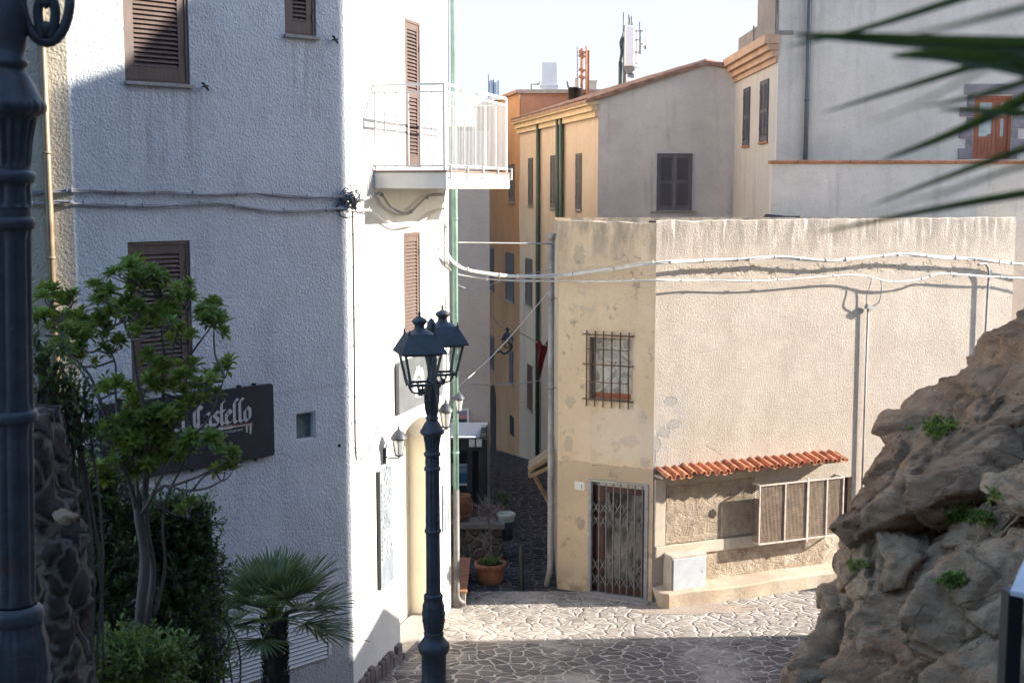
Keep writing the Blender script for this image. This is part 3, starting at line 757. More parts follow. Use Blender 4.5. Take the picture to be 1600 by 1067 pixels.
# ------------------------------------------------------------------ beige plastered house on the right
PB = onG(1018, 940)
f1 = Fr(PB.xy, (.92, .385)); f2 = Fr(PB.xy, (.906, -.42))
uR = f1.hit(1588, 338)[0]; uL = f2.hit(872, 600)[0]
ZT = 7.36
LE = f2.w(uL, 0, 0); RE = f1.w(uR, 0, 0)
_d = f1.rect(1040, 757, 1180, 842); _e = f1.rect(1040, 842, 1320, 915)
def bx_right(t, col, h):
    x, _, z = t.xyz()
    # pale streaks and dark grime under the parapet
    top = t.sm(z, ZT - 1.0, ZT - .05)
    st = t.noise(5, 6, .65, v=t.mapv((1, 1, .18)))
    col = t.mix(t.m('MULTIPLY', t.m('MULTIPLY', top, t.sm(st, .38, .58)), .9), col, (.24, .21, .175))
    wl = t.m('MULTIPLY', top, t.m('MULTIPLY', t.sm(t.noise(7, 5, .6, v=t.mapv((1, 1, .12), loc=(5, 0, 2))), .54, .66), .6)); col = t.mix(wl, col, (.70, .66, .60))
    # flaked line just above the cables
    fl = t.m('MULTIPLY', t.rectmask(.4, uR, 6.25, 6.48, .05, .22, 2.2), t.sm(t.noise(4, 6, .7), .50, .58))
    col = t.mix(t.m('MULTIPLY', fl, .45), col, (.44, .34, .24)); h = t.m('SUBTRACT', h, t.m('MULTIPLY', fl, 1.2))
    # patches low by the corner
    cp = t.m('MULTIPLY', t.rectmask(-.1, .75, 1.9, 4.0, .12, .35, 1.7), t.sm(t.noise(3.1, 6, .7), .44, .54))
    col = t.mix(t.m('MULTIPLY', cp, .75), col, (.36, .34, .31))
    ck = t.vor(.8, 'DISTANCE_TO_EDGE', v=t.mapv((1, 1, 1.2))); ckm = t.m('MULTIPLY', t.sm(t.m('ADD', ck, t.m('MULTIPLY', t.noise(7, 4), .03)), .024, .015), t.sm(t.noise(.9, 3), .60, .66)); col = t.mix(t.m('MULTIPLY', ckm, .3), col, (.20, .16, .12)); h = t.m('SUBTRACT', h, t.m('MULTIPLY', ckm, .25))
    bl = t.sm(t.noise(2.3, 5, .62, v=t.mapv(loc=(2, 8, 5))), .5, .68); col = t.mix(t.m('MULTIPLY', bl, .16), col, (.62, .56, .48))
    for px, py, a_, b_ in ((1052, 664, 14, 8), (1036, 676, 12, 10), (1024, 694, 9, 14), (1018, 716, 9, 16), (1047, 628, 11, 9), (1033, 740, 12, 10)):
        uu, zz_ = f1.hit(px, py); q = t.blob(uu, zz_, a_ / 78, b_ / 82, 1.1, 7)
        col = t.mix(t.m('MULTIPLY', q, .6), col, (.27, .265, .25)); h = t.m('SUBTRACT', h, t.m('MULTIPLY', q, .8))
    # rough dark render and rubble under the little roof
    a = t.rectmask(_d[0], _d[1], _d[2], _d[3] + .05, .02, .05, 5)
    b = t.rectmask(_e[0], 6, -.1, _e[3], .02, .05, 5)
    ab = t.m('MAXIMUM', a, b)
    rub = t.noise(4.5, 7, .7)
    col = t.mix(ab, col, t.ramp(rub, [(.3, (.20, .155, .115)), (.52, (.36, .29, .215)), (.72, (.46, .39, .30))]))
    vv = t.vor(3.2, 'DISTANCE_TO_EDGE', v=t.mapv((1, 1, 1.5)))
    h = t.m('ADD', h, t.m('MULTIPLY', ab, t.m('MULTIPLY', t.m('ADD', t.noise(9, 7, .72), t.m('MULTIPLY', t.sm(vv, .0, .12), .12)), 3.0)))
    col = t.mix(t.m('MULTIPLY', b, t.sm(t.noise(2, 5), .5, .66)), col, (.50, .42, .33))
    return col, h
def bx_left(t, col, h):
    x, _, z = t.xyz()
    top = t.sm(z, ZT - 1.3, ZT - .05)
    st = t.noise(3.5, 6, .65, v=t.mapv((1, 1, .35)))
    col = t.mix(t.m('MULTIPLY', t.m('MULTIPLY', top, t.sm(st, .38, .62)), .7), col, (.24, .215, .185))
    # bare render below a broken edge above the door
    lw = t.rectmask(-3, 1, -1, 2.62, .02, .12, 3.5)
    col = t.mix(t.m('MULTIPLY', lw, .55), col, (.36, .27, .18)); h = t.m('SUBTRACT', h, t.m('MULTIPLY', lw, .8))
    og = t.m('MULTIPLY', t.sm(t.noise(.8, 5, .6, v=t.mapv(loc=(1, 5, 2))), .42, .62), t.sm(z, 6.0, 4.0)); col = t.mix(t.m('MULTIPLY', og, .4), col, (.70, .53, .36))
    pt = t.sm(t.noise(1.7, 7, .72), .56, .66)
    col = t.mix(t.m('MULTIPLY', pt, .5), col, (.46, .42, .36))
    gr = t.m('MULTIPLY', t.sm(t.noise(2.6, 5, .7, v=t.mapv(loc=(4, 4, 4))), .60, .68), .55)
    col = t.mix(gr, col, (.22, .20, .175))
    for px, py, a_, b_ in ((892, 628, 9, 10), (888, 694, 7, 14), (1008, 722, 8, 9), (884, 716, 8, 5), (1003, 652, 8, 12), (905, 400, 9, 20), (985, 690, 14, 10)):
        uu, zz_ = f2.hit(px, py); q = t.blob(uu, zz_, a_ / 80, b_ / 80, 1.2, 7)
        col = t.mix(t.m('MULTIPLY', q, .38), col, (.33, .30, .26))
    cl = t.blob(f2.hit(975, 680)[0], f2.hit(975, 680)[1], .75, .55, .6, 2.2); col = t.mix(t.m('MULTIPLY', cl, .45), col, (.74, .66, .55))
    dl = t.m('MULTIPLY', t.sm(z, .7, 0.0), t.sm(t.noise(3, 5), .35, .6))
    col = t.mix(t.m('MULTIPLY', dl, .6), col, (.20, .16, .12))
    return col, h
MT['beige_r'] = plaster('sunny_beige_plaster', (.48, .418, .35), (.425, .365, .30), 26, .02, .8, .8, .22, (.40, .32, .24), bx_right)  # darker copy of the house's beige, for the face in direct sun
MT['beige_l'] = plaster('bounce_lit_beige_plaster', (.87, .71, .51), (.78, .62, .43), 34, .022, .95, .9, .25, (.33, .26, .18), bx_left)  # paler, warmer copy: bounced light painted into the face out of the sun
BH = thing('beige_house', 'low flat-roofed beige plaster house with barred window and gated door', 'house', (PB.x, PB.y, 0))
RG = f2.rect(921, 528, 986, 628); RD = list(f2.rect(921, 756, 1010, 930)); RD[2] = .02
RGd = f1.rect(1189, 752, 1330, 840)
g = G(); wall(g, uL, 0, -.3, ZT - .06, [list(RG) + [.22], RD + [.2]]); g.build('wall', MT['beige_l'], BH, f2)
g = G(); wall(g, 0, uR, -.3, ZT - .06, [list(RGd) + [.18]]); g.build('wall', MT['beige_r'], BH, f1)
for fr, a, b, mt, seed in ((f2, uL, 0, 'beige_l', 1), (f1, 0, uR, 'beige_r', 2)):       # worn parapet top
    g = G(); n = int((b - a) / .07); vs = []
    for i in range(n + 1):
        u = a + (b - a) * i / n
        q = ZT + noise.fractal(Vector((u * 1.6, seed * 9, 0)), 1, 2, 4) * .028 + (.02 if seed == 2 else 0)
        if seed == 1: q += -.03 * min(1, (u - a) / 1.5) + .02
        c = .02 + .015 * noise.noise(Vector((u * 4, seed, 3)))
        vs += [(u, 0, ZT - .06), (u, .004, q - c), (u, .03, q), (u, .30, q - .01), (u, .31, ZT - .4)]
    fs_ = []
    for i in range(n):
        for k in range(4): fs_.append((i * 5 + k, i * 5 + 5 + k, i * 5 + 6 + k, i * 5 + 1 + k))
    g.add(vs, fs_); g.build('parapet', MT[mt], BH, fr)
LB = Vector((LE.x + .02, 28.7, 0)); RB = Vector((RE.x - .2, 28.9, 0))
g = G()
for a, b in ((LE, LB), (LB, RB), (RB, RE)): g.add([(a.x, a.y, -.3), (b.x, b.y, -.3), (b.x, b.y, ZT - .02), (a.x, a.y, ZT - .02)], [(0, 1, 2, 3)])
g.build('wall', MT['beige_l'], BH, Matrix.Identity(4))
g = G(); g.add([(p.x, p.y, ZT - .35) for p in (PB, RE, RB, LB, LE)], [(0, 1, 2, 3, 4)])
g.build('roof', simple('flat_roof_screed', (.30, .27, .24), .95, 0, .2, 2, .3), BH, Matrix.Identity(4))
# barred window
u0, u1, z0, z1 = RG
g = G(); fw = .05
g.box(u0, u0 + fw, .14, .2, z0, z1); g.box(u1 - fw, u1, .14, .2, z0, z1); g.box(u0 + fw, u1 - fw, .14, .2, z0, z0 + fw); g.box(u0 + fw, u1 - fw, .14, .2, z1 - fw, z1)
wn = g.build('window', simple('weathered_window_frame', (.30, .25, .21), .7, 0, .3, 9), BH, f2)
t = NT('window_glass_with_reflection'); nz = t.noise(3.2, 3, .5, dist=1.2)
gm = t.done(t.ramp(nz, [(.40, (.20, .20, .185)), (.5, (.46, .45, .42)), (.60, (.26, .255, .24))]), .12)
G().box(u0 + fw, u1 - fw, .165, .18, z0 + fw, z1 - fw).build('pane', gm, wn)
g = G(); g.box(u0 + fw, u1 - fw, .15, .163, z0 + fw, z0 + fw + .10); g.build('lower_rail', MT['orangewood'], wn)
gu0, gu1, gz0, gz1 = f2.rect(912, 518, 990, 637, -.05)
g = G()
for i in range(6): u = gu0 + .06 + (gu1 - gu0 - .16) * i / 5; g.tube([(u, -.05, gz0), (u, -.05, gz1)], .014, 6)
for i, zf in enumerate((.10, .33, .56, .76, .95)):
    z = gz0 + (gz1 - gz0) * zf; full = i in (0, 2, 4)
    g.tube([(gu0 - (.02 if full else -.05), -.062, z), (gu1 + (.0 if full else -.1), -.062, z)], .013 if full else .009, 6)
    if full:
        for u in (gu0 + .02, gu1 - .02): g.tube([(u, -.06, z), (u, .02, z)], .011, 6)
g.build('window_grille', MT['rustmetal'], BH, f2)
# entrance: brown door behind a folding lattice gate
u0, u1, z0, z1 = RD
g = G(); g.box(u0, u0 + .27, .13, .19, z0, z1 - .10); g.box(u1 - .12, u1, .13, .19, z0, z1 - .1); g.box(u0 + .27, u1 - .12, .13, .19, z1 - .22, z1 - .1); g.box(u0 + .27, u1 - .12, .13, .19, z0, z0 + .30)
dr = g.build('door', MT['darkdoor'], BH, f2)
t = NT('door_glass'); nz = t.noise(3.0, 4, .6, v=t.mapv((1, 1, .5)), dist=.6)
G().box(u0 + .27, u1 - .12, .155, .17, z0 + .3, z1 - .22).build('pane', t.done(t.ramp(nz, [(.38, (.04, .04, .036)), (.52, (.22, .21, .19)), (.66, (.07, .068, .06))]), .10), dr)
G().box(u0, u1, .14, .18, z1 - .10, z1).build('transom', simple('pale_transom', (.55, .54, .50), .6, 0, .1, 5), dr)
g = G(); g.box(u0 - .03, u0 + .035, -.02, .06, z0, z1 + .05); g.box(u1 - .04, u1 + .03, -.02, .06, z0, z1 + .05); g.box(u0 + .035, u1 - .04, -.018, .06, z1 + .005, z1 + .05); g.box(u0 + .035, u1 - .04, -.018, .06, z0 - .02, z0 + .025)
MT['gate'] = simple('dark_grey_gate_iron', (.15, .155, .165), .5, .2, .25, 9)
gt = g.build('gate_frame', MT['greymetal'], BH, f2)
g = G(); n = 7; sx = (u1 - .10 - u0 - .04) / n
for i in range(n + 1): u = u0 + .045 + sx * i; g.box(u - .011, u + .011, .0, .025, z0 + .03, z1)
for zc in (z1 - .52, z1 - .78, z0 + .58, z0 + .28):
    for i in range(n):
        ua, ub = u0 + .045 + sx * i, u0 + .045 + sx * (i + 1)
        g.bar((ua, .030, zc - .13), (ub, .030, zc + .13), .005, .018); g.bar((ua, .036, zc + .13), (ub, .036, zc - .13), .005, .018)
g.build('lattice_gate', MT['gate'], gt)
G().box(u0 - .12, u1 + .1, -.22, .2, -.2, .015).build('doorstep', MT['stone_sill'], BH, f2, bevel=.01)
hp = f2.rect(898, 752, 914, 765)
pl = G().box(hp[0], hp[1], -.012, 0, hp[2], hp[3]).build('number_plate', MT['whitemetal'], BH, f2)
text_mesh('number', '1', .11, MT['iron'], pl, f2, (hp[0] + hp[1]) / 2 + .02, hp[2] + .035, -.015)
# grey downpipe at the alley corner
g = G(); b0 = f2.w(uL - .10, -.02, 0)
ux, uz = f2.hit(859, 640); zt = f2.hit(859, 385)[1]
g.tube([(ux, .06, zt + .12), (ux, .06, .55), (ux + .0, .04, .35), (ux - .05, .0, .02)], .062, 12)
g.tube([(ux, .06, zt + .1), (ux, .06, zt + .25)], [.062, .10], 12)
for px in (468, 608, 706, 790): z = f2.hit(859, px)[1]; g.tube([(ux, .06, z), (ux, .06, z + .035)], .07, 12); g.bar((ux, .06, z + .02), (ux + .12, .1, z + .02), .02)
g.build('downpipe', MT['pipe'], BH, f2)
# tiled pent roof
TL = 1030; a0, za = f1.hit(1040, 735, -.0); a1, zb_ = f1.hit(1322, 716)
zaw = f1.hit(1180, 735, -.42)[1] + .03; a0 = f1.hit(1036, 740, -.42)[0] + .02; a1 = f1.hit(1322, 716, -.42)[0]
def clay(nm, xa, xb, yf, zf, yb, zb2, n, par, fr, seed=1):
    g = G(); rnd = random.Random(seed); p = (xb - xa) / n
    for i in range(n):
        xc = xa + (i + .5) * p; dz = rnd.uniform(-.018, .016); dy = rnd.uniform(-.05, .035); r0 = p * .34; r1 = p * .27
        for up in (1, -1):
            xx = xc if up == 1 else xc + p / 2
            vs = []
            K = 8
            for (yy, zz, rr) in ((yf + dy + (0.02 if up < 0 else 0), zf + dz, r0), (yb, zb2 + dz, r1)):
                for th in (0, .018):
                    for k in range(K + 1):
                        a = math.pi * k / K
                        q = rr - th
                        vs.append((xx - q * math.cos(a), yy, zz + (q * math.sin(a) if up == 1 else -q * math.sin(a) * .8 + .01) - (0 if up == 1 else .01)))
            m_ = K + 1; fs_ = []
            for k in range(K):
                fs_ += [(k, k + 1, 2 * m_ + k + 1, 2 * m_ + k), (m_ + k, 3 * m_ + k, 3 * m_ + k + 1, m_ + k + 1), (k, m_ + k, m_ + k + 1, k + 1)]
            g.add(vs, fs_, 0, False)
    return g.build(nm, MT['tile'], par, fr)
pr = G().prism([(a0 + .03, zaw - .06), (a1 - .05, zaw - .06), (a1 - .05, zaw - .02), (a0 + .03, zaw - .02)], -.33, -.001).build('pent_roof', simple('concrete_soffit', (.36, .30, .24), .9, 0, .2, 4), BH, f1)
clay('tiles', a0, a1, -.43, zaw + .005, .0, zaw + .10, 22, pr, f1, 4)
# ledge and smooth bands around the bare render
l0 = f1.rect(1042, 843, 1185, 862)
g = G(); g.box(.06, l0[1] + .25, -.045, .0, l0[2] + .02, l0[3]); g.box(.03, _d[0] - .02, -.035, .0, l0[3] + .003, zaw - .12)
g.build('plaster_band', MT['beige_r2'] if 'beige_r2' in MT else plaster('smooth_beige_band', (.55, .48, .38), (.47, .40, .31), 30, .008, .5, 1.2), BH, f1, bevel=.012)
# chipped hole
g = G(); u, z = f1.hit(1113, 802); rnd = random.Random(4)
pts = [(u + (.10 + rnd.uniform(-.025, .03)) * math.cos(a), z + (.085 + rnd.uniform(-.02, .03)) * math.sin(a)) for a in [i * math.pi / 7 for i in range(14)]]
g.prism(pts, -.004, .0); g.build('chipped_hole', simple('dark_exposed_rubble', (.05, .035, .025), .95, 0, .5, 12, .8, 30), BH, f1)
# projecting mesh cage over the opening
u0, u1, z0, z1 = f1.rect(1186, 752, 1312, 842, -.25)
u1 += .06
g = G(); Y0 = -.27
for u in (u0, u0 + (u1 - u0) * .30, u0 + (u1 - u0) * .57, u0 + (u1 - u0) * .80, u1):
    wv = .045 if abs(u - (u0 + (u1 - u0) * .57)) < .01 else .028
    g.box(u - wv / 2, u + wv / 2, Y0 - .012, Y0 + .012, z0 - (.06 if wv > .04 else 0), z1 + (.06 if wv > .04 else 0))
for z in (z0, z1): g.box(u0, u1, Y0 - .01, Y0 + .01, z - .016, z + .016)
for u in (u0, u1):
    for z in (z0, z1): g.bar((u, Y0, z), (u, 0, z), .03)
cg = g.build('mesh_cage', simple('rust_stained_white_iron', (.50, .44, .38), .7, 0, .35, 7), BH, f1)
g = G(); n = int((u1 - u0) / .032)
for i in range(1, n): u = u0 + (u1 - u0) * i / n; g.box(u - .007, u + .007, Y0 + .012, Y0 + .018, z0, z1)
n = int((z1 - z0) / .036)
for i in range(1, n): z = z0 + (z1 - z0) * i / n; g.box(u0, u1, Y0 + .018, Y0 + .024, z - .007, z + .007)
for xa in (u0, u1):
    for i in range(1, n): z = z0 + (z1 - z0) * i / n; g.box(xa - .003, xa + .003, Y0, 0, z - .0045, z + .0045)
g.build('wire_mesh', simple('rusty_wire_mesh', (.27, .20, .14), .8, 0, .3, 9), cg)
G().box(RGd[0], RGd[1], .14, .17, RGd[2], RGd[3]).build('window', simple('dusty_brown_window', (.09, .065, .05), .6, 0, .4, 5), BH, f1)
# concrete meter box with metal door, and the kerb below it
mb0 = f1.hit(1048, 900, -.32)[0]; mb1 = f1.hit(1103, 890, -.32)[0]; mz1 = f1.hit(1075, 866, -.32)[1]; mz0 = f1.hit(1075, 921, -.32)[1]
mb = G().box(mb0, mb1, -.34, 0, mz0 - .15, mz1).build('meter_box', plaster('grimy_concrete', (.50, .44, .37), (.38, .33, .27), 30, .01, .6, 1.5, .4), BH, f1, bevel=.02)
q = (mb1 - mb0)
g = G(); g.box(mb0 + q * .05, mb1 - q * .04, -.358, -.34, mz0 + .03, mz1 - .06); g.box(mb1 - q * .14, mb1 - q * .11, -.366, -.35, (mz0 + mz1) / 2 - .02, (mz0 + mz1) / 2 + .02)
g.build('metal_door', simple('pale_grey_meter_door', (.42, .45, .47), .5, 0, .12, 4), mb, bevel=.005)
kz = f1.hit(1060, 925, -.5)[1]
g = G(); n = 90; vs = []
L = uR + .3
for i in range(n + 1):
    u = .0 + L * i / n; e = -.52 + .04 * noise.noise(Vector((u * 1.3, 5, 0))); k = kz - .02 + .03 * noise.noise(Vector((u * .9, 1, 0)))
    if i == 0: e = -.40
    vs += [(u, e, -.2), (u, e + .005, k - .03), (u, e + .04, k), (u, .0, k + .02)]
fs_ = []
for i in range(n):
    for k in range(3): fs_.append((i * 4 + k, i * 4 + 4 + k, i * 4 + 5 + k, i * 4 + 1 + k))
fs_.append((0, 1, 2, 3)); g.add(vs, fs_)
g.build('kerb', plaster('worn_kerb_plaster', (.52, .44, .34), (.42, .33, .24), 24, .012, .7, 1.4, .35, (.30, .22, .15)), BH, f1)
# conduits down the sunny wall
g = G(); u, z = f1.hit(1356, 482, -.06); zb2 = f1.hit(1354, 760, -.06)[1]
g.tube([(u, -.07, z), (u, -.06, zb2 - .6)], .022, 8)
g.build('conduit', MT['pipe'], BH, f1)
g = G(); g.obox((u, -.10, z + .03), (.16, .10, .08), (0, .3, 0)); g.tube(spline([(u + .05, -.1, z + .04), (u + .2, -.16, z + .14), (u + .24, -.17, z + .4), (u + .2, -.17, z + .62)], 5), .012, 6); g.tube(spline([(u - .05, -.1, z + .04), (u - .12, -.16, z + .25), (u - .04, -.17, z + .5), (u - .02, -.17, z + .66)], 5), .012, 6)
g.build('junction_box', MT['cablegrey'], BH, f1)
g = G(); u, z = f1.hit(1545, 420, -.1)
g.tube(spline([(u - .35, -.17, z + .10), (u - .12, -.14, z + .10), (u, -.11, z - .1), (u, -.10, z - .5), (u - .02, -.09, z - 2.6)], 6), .026, 8)
g.build('conduit', MT['cablegrey'], BH, f1)
# ---- cables crossing from the white house and along the beige wall
cW = -.17
cable('cable_bundle', [fp(f3, 697, 352, -.06), fp(f3, 699, 395, -.15), atY(724, 419, 24.0), atY(790, 431, 24.3), fp(f2, 868, 431, cW), fp(f2, 940, 423, cW), fp(f1, 1020, 411, cW), fp(f1, 1090, 408, cW), fp(f1, 1170, 405, cW), fp(f1, 1210, 402, cW), fp(f1, 1290, 407, cW), fp(f1, 1350, 403, cW), fp(f1, 1410, 398, cW), fp(f1, 1470, 402, cW), fp(f1, 1530, 406, cW), fp(f1, 1580, 411, cW), atY(1640, 415, 27.6)], .019, MT['cable'],
      'thick white cable bundle sagging along the top of the beige wall', None, 8, 4, 26, .022, seed=3)
cable('cable_bundle', [fp(f3, 698, 410, -.06), atY(715, 428, 24.0), atY(780, 438, 24.3), fp(f2, 868, 439, cW), fp(f2, 940, 440, cW), fp(f1, 1020, 438, cW), fp(f1, 1110, 439, cW), fp(f1, 1200, 438, cW), fp(f1, 1330, 430, cW), fp(f1, 1390, 440, cW), fp(f1, 1440, 436, cW), fp(f1, 1470, 428, cW), fp(f1, 1540, 432, cW), fp(f1, 1585, 434, cW), atY(1640, 436, 27.6)], .014, MT['cable'],
      'thinner lower white cable strung along the beige wall under the bundle', None, 8, 2, 22, .010, seed=9)
cable('cable', [atY(708, 379, 23.9), atY(780, 380, 24.5), atY(862, 381, 25.0)], .016, MT['pipe'], 'straight grey cable bridging the alley below the balcony', None, 6)
cable('cable', [atY(706, 440, 23.9), atY(740, 452, 24.3), atY(800, 434, 24.7), fp(f2, 866, 420, -.05)], .007, MT['cablegrey'], 'thin slack wire across the alley mouth', None, 6)
# ------------------------------------------------------------------ ground
def zg(x, y):
    pts = [(-12, 6.4), (0, 6.32), (5, 5.5), (10, 3.75), (15, 1.85), (18.6, .25), (19.6, 0), (34, 0), (60, -3.9), (400, -4)]
    for (a, b), (c, d) in zip(pts[:-1], pts[1:]):
        if y <= c: return b + (d - b) * max(0, (y - a)) / (c - a)
    return -4
t = NT('irregular_stone_paving')
dv = t.n('ShaderNodeVectorMath', operation='ADD'); sc = t.n('ShaderNodeVectorMath', operation='SCALE'); sb = t.n('ShaderNodeVectorMath', operation='SUBTRACT')
t.l(t.noise(1.6, 3, .5, out=1), sb.inputs[0]); sb.inputs[1].default_value = (.5, .5, .5); t.l(sb.outputs[0], sc.inputs[0]); sc.inputs['Scale'].default_value = .5
t.l(t.co, dv.inputs[0]); t.l(sc.outputs[0], dv.inputs[1])
v2 = t.mapv((.92, 1.22, 0), v=dv.outputs[0])
S = 3.9
ed = t.vor(S, 'DISTANCE_TO_EDGE', v=v2, dims='2D', rnd=.95); cc = t.vor(S, 'F1', v=v2, out='Color', dims='2D', rnd=.95)
ed = t.m('ADD', ed, t.m('MULTIPLY', t.m('SUBTRACT', t.noise(16, 4, .6), .5), .05))
st = t.sm(t.m('ADD', ed, t.m('MULTIPLY', t.m('SUBTRACT', t.noise(3.1, 3), .5), .07)), .02, .10)
cx = t.n('ShaderNodeSeparateColor'); t.l(cc, cx.inputs[0])
stone = t.ramp(cx.outputs[0], [(0, (.10, .088, .083)), (.35, (.145, .127, .117)), (.65, (.195, .167, .15)), (.85, (.12, .111, .108)), (1, (.24, .207, .185))])
stone = t.mix(.5, stone, t.ramp(t.noise(14, 6, .65), [(.3, .45), (.7, 1.0)]), 'MULTIPLY')
mort = t.ramp(t.noise(5, 5, .6), [(.3, (.29, .262, .235)), (.7, (.52, .475, .425))])
col = t.mix(st, mort, stone)
dust = t.m('MULTIPLY', t.sm(t.noise(.7, 5, .62), .48, .66), .6)
col = t.mix(dust, col, (.46, .41, .36))
x_, y_, _ = t.xyz(); yy = t.m('ADD', y_, t.m('MULTIPLY', t.m('SUBTRACT', t.noise(.6, 5, .6), .5), 2.2)); tr = t.m('MULTIPLY', t.sm(yy, 21.6, 22.6), t.sm(yy, 25.2, 24.2)); col = t.mix(t.m('MULTIPLY', tr, t.m('MULTIPLY', t.sm(t.noise(5, 6, .7), .3, .62), t.m('MULTIPLY_ADD', st, .62, 0.0))), col, (.44, .395, .345))  # worn pale dust, laid over the sunlit strip to lift its lit tone
hh = t.m('ADD', t.m('MULTIPLY', t.sm(ed, .0, .16), 1.0), t.m('MULTIPLY', t.noise(22, 5, .65), .35))
hh = t.m('ADD', hh, t.m('MULTIPLY', cx.outputs[1], .25))
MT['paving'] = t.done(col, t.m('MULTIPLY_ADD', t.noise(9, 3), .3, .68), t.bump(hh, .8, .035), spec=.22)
t = NT('small_alley_cobbles')
v2 = t.mapv((1.0, 1.5, 0))
ed = t.vor(4.0, 'DISTANCE_TO_EDGE', v=v2, dims='2D', rnd=.85); cc = t.vor(4.0, 'F1', v=v2, out='Color', dims='2D', rnd=.85)
cx = t.n('ShaderNodeSeparateColor'); t.l(cc, cx.inputs[0])
stone = t.ramp(cx.outputs[0], [(0, (.026, .025, .03)), (.5, (.042, .04, .046)), (1, (.07, .064, .068))])
col = t.mix(t.sm(ed, .02, .07), t.ramp(t.noise(3, 4), [(.35, (.07, .066, .07)), (.65, (.26, .25, .25))]), stone)
MT['cobble'] = t.done(col, .9, t.bump(t.m('ADD', t.sm(ed, 0, .14), t.m('MULTIPLY', t.noise(18, 4), .3)), .8, .03), spec=.12)
g = G()
xs = [-400, -120, -60] + [i * 1.0 for i in range(-30, 31)] + [60, 120, 400]
ys = [-300, -60, -12] + [i * .8 - 11.2 for i in range(0, 118)] + [100, 140, 220, 400]
vs = [(x, y, zg(x, y) if y > -12 else 6.4) for y in ys for x in xs]
nx = len(xs)
for j in range(len(ys) - 1):
    for i in range(nx - 1):
        a = j * nx + i
        g.f.append((a, a + 1, a + nx + 1, a + nx)); g.m.append(1 if ys[j] > 24.7 else 0); g.s.append(True)
g.v = vs
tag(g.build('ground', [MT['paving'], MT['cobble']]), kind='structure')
# dusty mortar spill in front of the beige kerb
g = G(); rnd = random.Random(2); c = onG(1080, 950)
pts = [(c.x + (1.25 + rnd.uniform(-.35, .4)) * math.cos(a), c.y + (.30 + rnd.uniform(-.08, .1)) * math.sin(a)) for a in [i * math.pi / 14 for i in range(28)]]
g.add([(x, y, .005) for x, y in pts], [tuple(range(28))])
tag(g.build('path', plaster('trodden_mortar_spill', (.30, .245, .20), (.36, .30, .25), 16, .02, .8, 2.5)), kind='structure')

# ------------------------------------------------------------------ ochre gabled house behind the beige one
YG = 36.0
PO = atY(934, 300, YG)
fo = Fr((PO.x, PO.y), (.19, -.98)); fg = Fr((PO.x, PO.y), (1, 0))
uo = fo.hit(812, 300)[0]
ze = fg.hit(934, 153)[1]; zap = fg.hit(1103, 99)[1]; uap = fg.hit(1103, 99)[0]; ug1 = fg.hit(1150, 110)[0]; zr = fg.hit(1149, 110)[1]
def ox(t, col, h):
    z = t.xyz()[2]
    col = t.mix(t.m('MULTIPLY', t.sm(z, 3.5, 0.0), .5), col, (.32, .19, .115))  # alley shade painted in, browner towards the foot of the wall
    return col, h
MT['ochre'] = plaster('ochre_orange_plaster', (.63, .505, .40), (.57, .435, .33), 18, .01, .5, .5, .5, (.40, .22, .11), ox)
MT['salmon'] = plaster('salmon_brown_plaster', (.46, .25, .13), (.38, .20, .105), 18, .01, .5, .6, .4, (.30, .16, .10))
MT['greyplaster'] = plaster('grey_cement_plaster', (.68, .62, .565), (.52, .475, .435), 22, .014, .7, .45, .65, (.30, .27, .25))
OH = thing('ochre_house', 'ochre gabled house with grey end wall behind the beige house', 'house', (PO.x, PO.y, 0))
wins = [fo.rect(*q) for q in ((900.5, 240, 909, 328), (861, 243, 868.5, 325), (826.5, 247, 833, 321), (822, 404, 832, 477))]
lows = [fo.rect(824, 570, 832, 640)]
g = G(); wall(g, uo, 0, -4, ze - .02, [list(r) + [.12] for r in wins]); g.build('wall', MT['ochre'], OH, fo)
for r in wins: shutter_window(OH, fo, r, MT['greywood'], 2, .12, .03, .06, None, 1, -.02, .06, stile=.06)
for r in lows:
    b = G().box(r[0], r[1], -.015, .05, r[2], r[3]).build('window', MT['darkdoor'], OH, fo); G().box(r[0] - .06, r[1] + .06, -.08, -.016, r[2] - .05, r[2]).build('sill', MT['stone_sill'], b)
RGg = fg.rect(1026, 240, 1081, 330)
g = G(); wall(g, 0, ug1 + .6, -4, ze - .02, [list(RGg) + [.10]])
g.add([(0, 0, ze - .02), (ug1 + .6, 0, ze - .02), (ug1 + .6, 0, zr - .05), (uap, 0, zap - .02)], [(0, 1, 2, 3)])
g.build('wall', MT['greyplaster'], OH, fg)
shutter_window(OH, fg, RGg, MT['greywood'], 2, .10, .03, .15, .055, 1, -.03, .055, smat='stone_sill')
